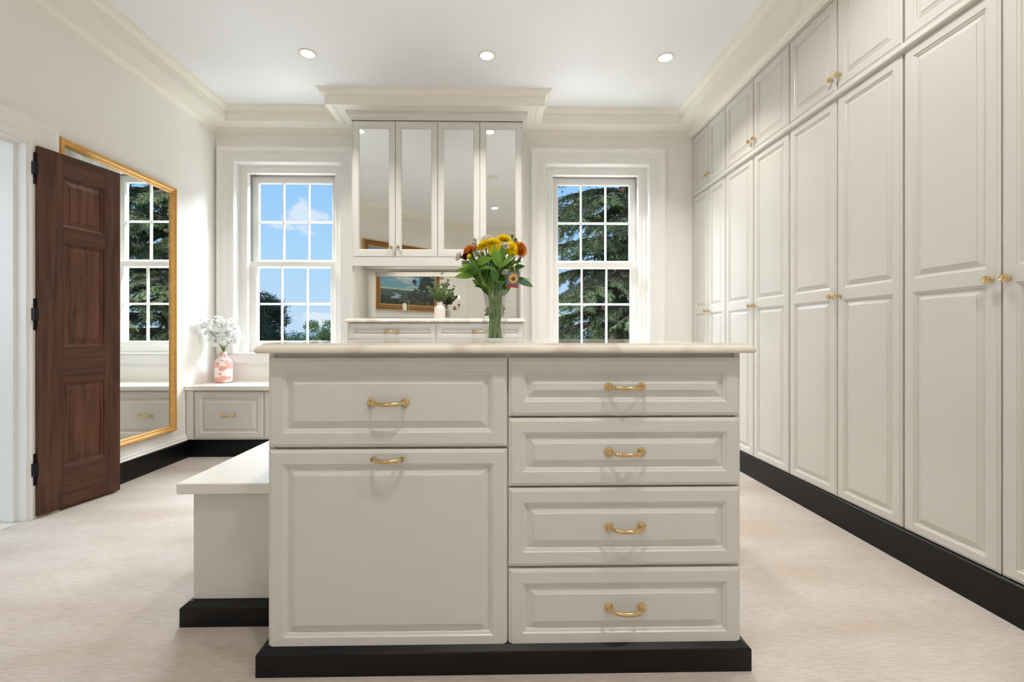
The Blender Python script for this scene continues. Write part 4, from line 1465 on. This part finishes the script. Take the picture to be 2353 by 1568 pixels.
leafy('leafy stem with rounded dark leaves at the right, above the gift card', bq(1190, 605, 1.95), 'leaf3',
      [(0.98, (0.4, -0.4, 0.8), 0.6, True, 'leaf3'), (0.95, (0.8, -0.3, 0.1), 0.6, True, 'leaf3'), (0.9, (-0.3, -0.6, 0.4), 0.7, True, 'leaf3'), (0.88, (0.7, 0.3, 0.6), 0.7, True, 'leaf3'), (0.82, (0.5, -0.6, 0.5), 0.8, True, 'leaf3')])

# colour grids: flat print and paint
def colour_grid(name, w, h, nx, ny, fn, m, thick=0.0):
    me = bpy.data.meshes.new(name)
    vs = [((i / nx - 0.5) * w, 0.0, (j / ny - 0.5) * h) for j in range(ny + 1) for i in range(nx + 1)]
    fs = [(j * (nx + 1) + i, j * (nx + 1) + i + 1, (j + 1) * (nx + 1) + i + 1, (j + 1) * (nx + 1) + i) for j in range(ny) for i in range(nx)]
    me.from_pydata(vs, [], fs)
    ca = me.color_attributes.new('Col', 'FLOAT_COLOR', 'POINT')
    buf = []
    for j in range(ny + 1):
        for i in range(nx + 1):
            c = fn(i / nx, j / ny)
            buf += [c[0], c[1], c[2], 1.0]
    ca.data.foreach_set('color', buf)
    me.materials.append(m)
    return me
def lerp3(a, b, t):
    t = max(0.0, min(1.0, t))
    return tuple(a[k] + (b[k] - a[k]) * t for k in range(3))

# gift card with a sunflower
def card_fn(u, v):
    c = (0.085, 0.115, 0.16)
    if v < 0.17:
        return lerp3((0.33, 0.028, 0.035), (0.26, 0.02, 0.03), mnoise.noise((u * 9, v * 30, 3)) + 0.5)
    if 0.915 < v:
        c = (0.07, 0.10, 0.145)
    dx, dy = (u - 0.53) * 0.050, (v - 0.545) * 0.064
    r, a = math.hypot(dx, dy), math.atan2(dy, dx)
    pet = 0.0158 + 0.0026 * abs(math.sin(a * 9.5)) + 0.0008 * math.sin(a * 3)
    if r < pet:
        c = lerp3((0.72, 0.42, 0.08), (0.55, 0.25, 0.03), abs(math.sin(a * 9.5 + 0.4)) * 0.7)
    if r < 0.0092:
        c = (0.075, 0.028, 0.022)
        if abs((r % 0.0031) - 0.0015) < 0.0005 and r > 0.002:
            c = (0.22, 0.11, 0.07)
    # gold script flourish over the flower
    for x0, y0, rr in ((0.36, 0.86, 0.0052), (0.52, 0.845, 0.0045), (0.66, 0.87, 0.0050), (0.79, 0.80, 0.0052)):
        q = math.hypot((u - x0) * 0.050, (v - y0) * 0.064)
        if abs(q - rr * 0.7) < 0.0009 and not (x0 == 0.79 and u < 0.79 and v > 0.80):
            c = (0.68, 0.40, 0.11)
    return c
gt = thing('gift_card', 'square blue gift card with a printed sunflower hanging in the bouquet', 'gift card', bq(1178.5, 642.5, 1.835))
part('card', colour_grid('card', 0.050, 0.0635, 56, 70, card_fn, M['card']), None, gt, rot=(0.10, math.radians(6), math.radians(8)))
b = MB()
b.box(-0.025, 0.025, 0.0004, 0.0012, -0.03175, 0.03175)
part('card_back', b, M['plastic'], gt, rot=(0.10, math.radians(6), math.radians(8)))
b = MB()
lp = []
for k in range(15):
    a = PI * k / 14
    lp.append((-0.004 + 0.012 * math.cos(a), 0.004, 0.031 + 0.026 * math.sin(a)))
for k in range(14):
    p, q = Vector(lp[k]), Vector(lp[k + 1])
    b.quad(p + Vector((0, -0.002, 0)), p + Vector((0.0005, 0.002, 0)), q + Vector((0.0005, 0.002, 0)), q + Vector((0, -0.002, 0)))
    b.quad(p + Vector((-0.001, 0, -0.001)), p + Vector((0.001, 0, 0.001)), q + Vector((0.001, 0, 0.001)), q + Vector((-0.001, 0, -0.001)))
part('ribbon', b, M['ribbon'], gt, smooth=True, fix=False)

# ------------------------------------------------------------------ eucalyptus in a white bottle vase
ev = Vector((-0.477, 3.863, VTOP))
wv = thing('ceramic_vase', 'small matt white bottle vase holding eucalyptus on the chest worktop', 'vase', ev)
b = MB()
b.lathe([(0.001, 0.0005), (0.0440, 0.0005), (0.0468, 0.004), (0.0468, 0.088), (0.0440, 0.097), (0.0330, 0.107), (0.0270, 0.113), (0.0258, 0.120), (0.0262, 0.143),
         (0.0245, 0.1445), (0.0225, 0.142), (0.0225, 0.115), (0.040, 0.090), (0.040, 0.01), (0.001, 0.008)], 32, cap=False)
part('vase_body', b, M['ceramic'], wv, smooth=True)
re_ = random.Random(5)
ez = ev + Vector((0, 0, 0.012))
specs = [(0.02, 0.01, 0.385), (-0.10, -0.01, 0.26), (0.075, -0.02, 0.33), (-0.035, -0.05, 0.29), (0.055, -0.06, 0.24), (-0.07, 0.03, 0.24), (0.10, 0.0, 0.22), (0.0, -0.08, 0.22), (-0.02, 0.02, 0.31), (0.045, 0.03, 0.28), (-0.05, -0.07, 0.20), (0.03, -0.04, 0.20)]
for k, (dx, dy, hh) in enumerate(specs):
    lab = 'eucalyptus sprig with round grey-green leaves, one of several in the white vase'
    if k == 0: lab = 'tallest eucalyptus sprig in the white vase, nearly touching the cabinet'
    if k == 1: lab = 'eucalyptus sprig leaning furthest left out of the white vase'
    t = thing('eucalyptus_sprig', lab, 'greenery', ez, 0, 'eucalyptus sprigs in the white vase' if k > 1 else None)
    P = [Vector((re_.uniform(-0.012, 0.012), re_.uniform(-0.012, 0.012), 0.0)), Vector((dx * 0.05, dy * 0.05, 0.10)), Vector((dx * 0.12, dy * 0.12, 0.145)), Vector((dx * 0.6, dy * 0.6, 0.145 + (hh - 0.145) * 0.55)), Vector((dx, dy, hh))]
    sm = smooth_path(P, 5)
    b = MB()
    b.tube(sm, [0.0016 - 0.0008 * i / len(sm) for i in range(len(sm))], 6)
    part('stem', b, M['stem'], t, smooth=True)
    i = 11
    j = 0
    while i < len(sm):
        a = j * 1.3 + re_.uniform(-0.3, 0.3)
        sc = 1.35 - 0.75 * (i - 11) / (len(sm) - 11)
        for s in (0, PI):
            d = Vector((math.cos(a + s), math.sin(a + s), 0.45 + re_.uniform(-0.3, 0.3)))
            put('leaf', ROUND, t, sm[i], d, sc * re_.uniform(0.85, 1.2), re_.uniform(-0.5, 0.5))
        i += 1 if hh < 0.3 else 2
        j += 1

# ------------------------------------------------------------------ pink blotched vase with white silk sprays on the window seat
pv = Vector((-2.367, 4.0, 0.5800))
pt = thing('patterned_vase', 'white bottle vase with pink blotches on the window seat', 'vase', pv)
b = MB()
b.lathe([(0.001, 0.0003), (0.052, 0.0003), (0.063, 0.004), (0.069, 0.015), (0.0705, 0.06), (0.0695, 0.13), (0.066, 0.175), (0.058, 0.198), (0.040, 0.215), (0.029, 0.226), (0.0255, 0.236), (0.0255, 0.262),
         (0.0235, 0.265), (0.0215, 0.262), (0.0215, 0.232), (0.05, 0.19), (0.06, 0.02), (0.001, 0.008)], 40, cap=False)
part('vase_body', b, M['blotch'], pt, smooth=True)
def blossom():
    rnd = random.Random(2)
    mb = MB()
    for ring, (n, l, el) in enumerate(((5, 0.026, 0.25), (5, 0.019, 0.8))):
        for k in range(n):
            a = 2 * PI * k / n + ring * 0.6
            dirr = Vector((math.cos(a) * math.cos(el), math.sin(a) * math.cos(el), math.sin(el)))
            side = Vector((-math.sin(a), math.cos(a), 0))
            up = side.cross(dirr)
            b0 = len(mb.v)
            for i in range(4):
                t = i / 3
                ww = l * (0.12, 0.42, 0.52, 0.25)[i]
                for j in (-1, 0, 1):
                    mb.v.append(tuple(dirr * (l * t) + side * (ww * j) + up * (-0.12 * l * (1 - abs(j)) + rnd.uniform(-0.06, 0.06) * l - 0.2 * l * t * t)))
            for i in range(3):
                for j in range(2):
                    c = b0 + i * 3 + j
                    mb.f.append((c, c + 1, c + 4, c + 3))
    return mb.mesh('blossom', M['silk'], True, fix=False)
BLOS = blossom()
rs = random.Random(31)
SG = 'white silk blossom sprays in the pink blotched vase'
def pq(px, py, y):
    return Vector(((px - 1140.0) / 1046.0 * y, y, 1.0 + (768.0 - py) / 1046.0 * y))
heads = [(481, 744, 3.86), (500, 738, 3.97), (515, 742, 3.95), (530, 740, 4.02), (548, 746, 3.98), (491, 762, 3.92), (510, 762, 3.93), (526, 764, 3.95), (546, 768, 3.99), (503, 782, 3.95), (520, 784, 3.93), (538, 782, 3.97), (496, 752, 3.90), (534, 755, 4.03)]
for k, (px, py, y) in enumerate(heads):
    top = pq(px, py, y)
    lab = 'white silk blossom spray, one of many in the pink blotched vase'
    if k == 0: lab = 'white silk blossom spray reaching furthest left from the pink vase'
    if k == 4: lab = 'white silk blossom spray reaching furthest right, in front of the window casing'
    t = thing('blossom_spray', lab, 'flower', pv + Vector((0, 0, 0.012)), 0, SG if k not in (0, 4) else None)
    o = pv + Vector((0, 0, 0.012))
    tl = top - o
    P = [Vector((rs.uniform(-0.02, 0.02), rs.uniform(-0.02, 0.02), 0)), Vector((rs.uniform(-0.008, 0.008), rs.uniform(-0.008, 0.008), 0.23)), Vector((tl.x * 0.08, tl.y * 0.08, 0.268)), tl * 0.5 + Vector((0, 0, 0.14)), tl]
    sm = smooth_path(P, 4)
    b = MB()
    b.tube(sm, 0.0017, 6)
    ends = []
    for j in range(7):
        d = Vector((rs.uniform(-1, 1), rs.uniform(-0.8, 0.7), rs.uniform(-0.6, 0.9))).normalized() * rs.uniform(0.030, 0.055)
        st = sm[-1 - (j % 3)]
        b.tube([st, st + d], 0.0010, 5)
        ends.append((st + d, d))
    part('stem', b, M['stem'], t, smooth=True)
    for e_, d in ends:
        wx = (o + e_).x
        if wx < XL + 0.03:
            e_ = Vector((XL + 0.035 - o.x, e_.y, e_.z))
        if (o + e_).y > 4.055:
            e_ = Vector((e_.x, 4.055 - o.y, e_.z))
        put('blossom', BLOS, t, e_, d + Vector((0, -0.012, 0.01)), rs.uniform(0.85, 1.2), axis='Z')
    if k % 2 == 0:
        put('leaf', LEAFW['leaf2'], t, sm[-4], (rs.uniform(-1, 1), -0.5, 0.4), 0.45)

# ------------------------------------------------------------------ painting and candle sconces on the diagonal wall
dn = Vector((1, 1, 0)).normalized()           # into the room
du = Vector((-1, 1, 0)).normalized()          # along the wall, away from the rear corner
def dpt(s, z, off):
    p = Vector((-0.60, YF, 0)) + Vector((-1, 1, 0)) * s + dn * off
    p.z = z
    return p
RZ = math.radians(45 + 90)                     # local -y faces the room
PW, PH = 1.33, 1.03
pc = thing('painting', 'river landscape painting in a carved gilt frame, seen in the wall mirror', 'painting', dpt(0.95, 1.925, 0.002), RZ)
def paint_fn(u, v):
    v = v * 1.32
    n1 = mnoise.fractal((u * 3.0, v * 7.0, 1.3), 0.9, 2.0, 5)
    n2 = mnoise.fractal((u * 11.0, v * 11.0, 7.1), 0.8, 2.0, 4)
    n3 = mnoise.fractal((u * 26.0, v * 26.0, 2.1), 0.8, 2.0, 3)
    sky = lerp3((0.16, 0.36, 0.40), (0.14, 0.35, 0.56), (v - 0.4) * 1.8)
    band = n1 + 0.35 * math.sin(v * 22 - u * 3)
    sky = lerp3(sky, (0.50, 0.58, 0.58), 1.3 * band - 0.12)
    sky = lerp3(sky, (0.62, 0.58, 0.46), max(0, 1 - abs(v - 0.415 - 0.03 * (0.5 - u)) * 26))
    c = sky
    hor = 0.41 + 0.012 * n2 + 0.015 * (0.4 - u)
    if v < hor:
        c = lerp3((0.055, 0.10, 0.105), (0.11, 0.16, 0.145), n2 * 1.4 + 0.3)
        if v < 0.34 + 0.05 * n2:
            c = lerp3((0.030, 0.060, 0.055), (0.10, 0.14, 0.12), n3 * 1.2 + 0.35)
    # river
    rx = 0.24 + 0.30 * (0.33 - v) + 0.05 * math.sin(v * 30)
    rw = 0.035 + 0.42 * max(0, 0.34 - v)
    if 0.16 < v < 0.335 and abs(u - rx) < rw * 0.7 + 0.02 * n2:
        c = lerp3((0.34, 0.44, 0.50), (0.24, 0.34, 0.40), n3 + 0.4)
    fg = 0.20 + 0.06 * n2 + 0.03 * n3 - 0.07 * math.sin((u - 0.05) * 5)
    if v < fg:
        c = lerp3((0.010, 0.020, 0.018), (0.045, 0.065, 0.035), n3 * 1.3 + 0.15)
        if u > 0.45 and v < 0.13:
            c = lerp3(c, (0.14, 0.14, 0.06), n2 * 1.2 + 0.1)
    # the big dark tree on one side
    tx, ty = (u - 0.83) / 0.24, (v - 0.62) / 0.36
    if math.hypot(tx, ty) < 0.82 + 0.55 * n2 + 0.2 * n3 or (abs(u - 0.82) < 0.018 + 0.01 * n3 and 0.1 < v < 0.5):
        c = lerp3((0.010, 0.020, 0.020), (0.035, 0.050, 0.042), n3 * 1.3 + 0.2)
    tx, ty = (u - 0.62) / 0.16, (v - 0.26) / 0.13
    if math.hypot(tx, ty) < 0.8 + 0.6 * n2:
        c = lerp3((0.014, 0.026, 0.024), (0.05, 0.075, 0.055), n3 * 1.3 + 0.2)
    return c
# the mirror shows it reversed, so the canvas is laid out the other way round here
part('canvas', colour_grid('canvas', PW - 0.20, PH - 0.20, 150, 110, lambda u, v: paint_fn(1 - u, v), M['canvas']), None, pc, (0, -0.022, 0))
b = MB()
fr1 = [(0, 0), (0, 0.045), (0.006, 0.050), (0.012, 0.050)]
fr2 = [(0.012, 0.050), (0.016, 0.060), (0.026, 0.058), (0.030, 0.050), (0.045, 0.056), (0.062, 0.050), (0.078, 0.036), (0.086, 0.034)]
fr3 = [(0.086, 0.034), (0.090, 0.036), (0.098, 0.030), (0.103, 0.026), (0.103, 0.020)]
rect = [(-PW / 2, -PH / 2), (PW / 2, -PH / 2), (PW / 2, PH / 2), (-PW / 2, PH / 2)]
for prof, nm, mm_ in ((fr1, 'outer_moulding', 'gilt'), (fr2, 'carved_moulding', 'bronze'), (fr3, 'inner_moulding', 'gilt')):
    b = MB()
    b.sweep(rect, prof, lambda u, v, q: (u, -q, v), closed=True)
    if nm == 'carved_moulding':     # beads along the carving
        for k in range(64):
            for sgn in (-1, 1):
                b.lathe([(0.001, 0), (0.005, 0.002), (0.005, 0.005), (0.001, 0.008)], 6, (-PW / 2 + 0.08 + (PW - 0.16) * k / 63, -0.038, sgn * (PH / 2 - 0.072)), 'Y', cap=False)
                if k < 48:
                    b.lathe([(0.001, 0), (0.005, 0.002), (0.005, 0.005), (0.001, 0.008)], 6, (sgn * (PW / 2 - 0.072), -0.038, -PH / 2 + 0.08 + (PH - 0.16) * k / 47), 'Y', cap=False)
    part(nm, b, M[mm_], pc)
def sconce(s, label):
    t = thing('candle_sconce', label, 'wall light', dpt(s, 1.50, 0.0), RZ, 'candle sconces beside the painting')
    b = MB()
    b.lathe([(0.036, 0), (0.036, 0.004), (0.028, 0.010), (0.014, 0.014)], 18, (0, 0, 0), 'Y')
    part('backplate', b, M['bronze'], t, smooth=True)
    b = MB()
    pts = []
    for k in range(15):
        q = k / 14
        pts.append((0, -0.012 - 0.115 * q, -0.045 * math.sin(PI * q) + 0.020 * q))
    b.tube(pts, 0.0035, 8)
    part('arm', b, M['bronze'], t, smooth=True)
    b = MB()
    b.lathe([(0.003, 0.0), (0.012, 0.010), (0.016, 0.030), (0.034, 0.040), (0.036, 0.046), (0.014, 0.046)], 14, (0, -0.127, 0.018))
    part('candle_cup', b, M['bronze'], t, smooth=True)
    b = MB()
    b.lathe([(0.011, 0.0), (0.011, 0.105), (0.006, 0.110)], 14, (0, -0.127, 0.064))
    part('candle', b, M['candle'], t, smooth=True)
    b = MB()
    b.lathe([(0.005, 0.0), (0.011, 0.014), (0.013, 0.026), (0.009, 0.042), (0.002, 0.060)], 14, (0, -0.127, 0.174))
    part('bulb', b, M['bulb'], t, smooth=True)
sconce(1.60, 'bronze candle sconce on the outer side of the painting, seen reflected at left')
sconce(0.20, 'bronze candle sconce by the rear corner, seen reflected behind the eucalyptus')

# rear double door, seen only in the mirror
d2 = link('door_2', None, None, (1.00, YF + 0.035, 0.01), (0, 0, PI), kind='structure', label='white panelled double door on the rear wall')
for s in (0, 1):
    fp = front_panel(0.455, 2.05, 0.034, [(0.085, 0.22, 0.37, 0.80), (0.085, 0.95, 0.37, 1.50), (0.085, 1.60, 0.37, 1.95)])
    part('door_leaf', fp, M['trim'], d2, (s * 0.46, 0, 0))
mb = MB()
mb.sweep([(0.075, 0.0), (0.075, 2.075), (1.012, 2.075), (1.012, 0.0)], CAS, lambda u, v, b_: (u, YF + b_, v))
struct('trim_10', mb, M['trim'], label='white casing of the rear double door')

# ------------------------------------------------------------------ outside
mb = MB()
mb.poly([(-900, YE + 0.6, -5), (900, YE + 0.6, -5), (900, 1200, -5), (-900, 1200, -5)])
struct('lawn', mb, M['lawn'])
# far hills
mb = MB()
NX = 60
for i in range(NX):
    for (a0, a1) in ((i, i + 1),):
        pa, pb = -1500 + 3000 * a0 / NX, -1500 + 3000 * a1 / NX
        ha_, hb_ = [1.0 + 4.5 * (mnoise.noise((q * 0.004, 0.3, 0)) + 0.35) for q in (pa, pb)]
        mb.quad((pa, 900, -6), (pb, 900, -6), (pb, 960, max(hb_, -2)), (pa, 960, max(ha_, -2)))
        mb.quad((pa, 960, max(ha_, -2)), (pb, 960, max(hb_, -2)), (pb, 1100, -6), (pa, 1100, -6))
struct('hills', mb, M['hill'])
rt = random.Random(77)
def leaf_cloud(mb, c, r, n, ls, rnd, flat=0.85, shell=0.55):
    for _ in range(n):
        d = Vector((rnd.gauss(0, 1), rnd.gauss(0, 1), rnd.gauss(0, 1))).normalized()
        k = r * (shell + (1 - shell) * rnd.random())
        p = Vector(c) + Vector((d.x * k, d.y * k, d.z * k * flat))
        u = Vector((rnd.uniform(-1, 1), rnd.uniform(-1, 1), rnd.uniform(-1, 1))).normalized()
        w = u.cross(d)
        if w.length < 0.1:
            continue
        w.normalize()
        l, ww = ls * rnd.uniform(0.7, 1.3), ls * rnd.uniform(0.35, 0.6)
        i = len(mb.v)
        mb.v += [tuple(p - u * l / 2), tuple(p + w * ww / 2), tuple(p + u * l / 2), tuple(p - w * ww / 2)]
        mb.f.append((i, i + 1, i + 2, i + 3))
mb = MB()
for k in range(170):
    leaf_cloud(mb, (rt.uniform(-120, 60), rt.uniform(110, 190), -1.75 + rt.uniform(-1.6, 0.6)), rt.uniform(2.4, 4.2), 260, 0.8, rt)
tl_ = link('treeline', mb.mesh('treeline', M['wood_far'], False, fix=False), None, kind='stuff', label='distant line of woods beyond the left window', cat='woods')

def round_tree(name, label, base, top, blobs, n, ls, m, seed):
    rnd = random.Random(seed)
    t = thing(name, label, 'tree', base)
    b = MB()
    B = Vector(base)
    b.tube([(0, 0, 0), (0.1, 0, (top - base[2]) * 0.4), (0.0, 0.1, (top - base[2]) * 0.8)], [0.3, 0.22, 0.1], 9)
    for k in range(7):
        a = k * 0.9
        z0 = (top - base[2]) * (0.35 + 0.05 * k)
        b.tube([(0.05, 0, z0), (math.cos(a) * 0.8, math.sin(a) * 0.8, z0 + 0.8), (math.cos(a) * 1.6, math.sin(a) * 1.6, z0 + 1.3)], [0.1, 0.06, 0.03], 6)
    part('trunk', b, M['bark'], t, smooth=True)
    f = MB()
    for (x, y, z, r) in blobs:
        leaf_cloud(f, Vector((x, y, z)) - B, r, n, ls, rnd)
    part('foliage', f, M[m], t, kind='stuff', fix=False)
    return t
rb = random.Random(4)
bl_ = []
for k in range(90):
    q = rb.random()
    z = -3.0 + 6.0 * q
    half = 2.9 * (1 - q) ** 0.55 + 0.15
    bl_.append((-13.1 + rb.uniform(-0.75, 1.0) * half * 0.72, 25 + rb.uniform(-2, 2), z, rb.uniform(0.45, 0.85)))
round_tree('dark_tree', 'dark bushy oak tree at the lower left beyond the left window', (-14.2, 25, -5), 3.6, bl_, 420, 0.13, 'oak', 6)
bl_ = []
for k in range(30):
    q = rb.random()
    z = -3.5 + 5.2 * q
    half = 2.1 * (1 - q) ** 0.5 + 0.2
    bl_.append((-15.3 + rb.uniform(-1, 1) * half, 40 + rb.uniform(-2, 2), z, rb.uniform(0.5, 0.8)))
round_tree('green_tree', 'sunlit green tree at the lower right beyond the left window', (-15.3, 40, -5), 1.9, bl_, 520, 0.18, 'tree', 8)

# the great cedar
def cedar(cx, cy):
    rnd = random.Random(19)
    t = thing('cedar_tree', 'large dark cedar tree with drooping branches beyond the right window', 'tree', (cx, cy, -5))
    b = MB()
    b.tube([(0, 0, 0), (0.05, 0, 3), (-0.05, 0.1, 6), (0.1, 0, 9), (0.1, 0.1, 11)], [0.48, 0.40, 0.33, 0.22, 0.10], 12)
    part('trunk', b, M['bark'], t, smooth=True)
    lb, f = MB(), MB()
    def spray(p, d, sz):
        d = d.normalized()
        s = d.cross(Vector((0, 0, 1)))
        if s.length < 0.05:
            s = Vector((1, 0, 0))
        s.normalize()
        for _ in range(10):
            q = (d * rnd.uniform(0.2, 1) + s * rnd.uniform(-0.9, 0.9) + Vector((0, 0, rnd.uniform(-0.55, 0.3)))).normalized()
            w = q.cross(Vector((rnd.uniform(-1, 1), rnd.uniform(-1, 1), rnd.uniform(-1, 1))))
            if w.length < 0.05:
                continue
            w.normalize()
            l = sz * rnd.uniform(0.6, 1.2)
            ww = l * 0.055
            i = len(f.v)
            f.v += [tuple(p), tuple(p + q * l * 0.5 + w * ww), tuple(p + q * l), tuple(p + q * l * 0.5 - w * ww)]
            f.f.append((i, i + 1, i + 2, i + 3))
    NB = 60
    for k in range(NB):
        zq = k / NB
        z = 1.2 + 9.2 * zq + rnd.uniform(-0.2, 0.2)
        a = k * 2.399 + rnd.uniform(-0.3, 0.3)
        Lb = (3.9 - 1.9 * zq) * rnd.uniform(0.8, 1.12)
        P = []
        for i in range(9):
            q = i / 8
            P.append(Vector((math.cos(a + 0.15 * math.sin(q * 4)) * Lb * q, math.sin(a + 0.15 * math.sin(q * 4)) * Lb * q, z + 0.75 * q - 1.35 * q * q + rnd.uniform(-0.05, 0.05))))
        lb.tube(P, [(0.20 if k % 5 == 0 else 0.12) * (1 - 0.8 * zq * 0.6) * (1 - i / 8) + 0.012 for i in range(9)], 7)
        for i in range(1, 9):
            for s in (-1, 1):
                for rep in range(2):
                    if rnd.random() < 0.06:
                        continue
                    q = i / 8 - rnd.random() / 8
                    p0 = P[i - 1].lerp(P[i], rnd.random())
                    an = a + s * rnd.uniform(0.6, 1.25)
                    l2 = (0.35 + 0.95 * math.sin(PI * min(1, q * 0.85 + 0.12))) * rnd.uniform(0.6, 1.1)
                    Q = [p0 + Vector((math.cos(an) * l2 * r_, math.sin(an) * l2 * r_, -0.42 * r_ * r_ * l2 + 0.05 * r_)) for r_ in (0, 0.33, 0.66, 1.0)]
                    lb.tube(Q, [0.022, 0.016, 0.010, 0.004], 4, cap=False)
                    m_ = int(17 * l2) + 5
                    for j in range(m_):
                        r_ = (j + rnd.random()) / m_
                        seg = min(2, int(r_ * 3))
                        p = Q[seg].lerp(Q[seg + 1], r_ * 3 - seg)
                        dd = Q[seg + 1] - Q[seg]
                        spray(p, dd + Vector((rnd.uniform(-0.3, 0.3), rnd.uniform(-0.3, 0.3), rnd.uniform(-0.5, 0.1))) * l2, 0.115)
                        if rnd.random() < 0.6:
                            spray(p + Vector((rnd.uniform(-0.1, 0.1), rnd.uniform(-0.1, 0.1), -0.06)), Vector((dd.x, dd.y, -0.9 * l2)), 0.115)
    part('branch', lb, M['bark'], t, smooth=True, fix=False)
    part('foliage', f, M['cedar'], t, kind='stuff', fix=False)
cedar(3.35, 12.0)
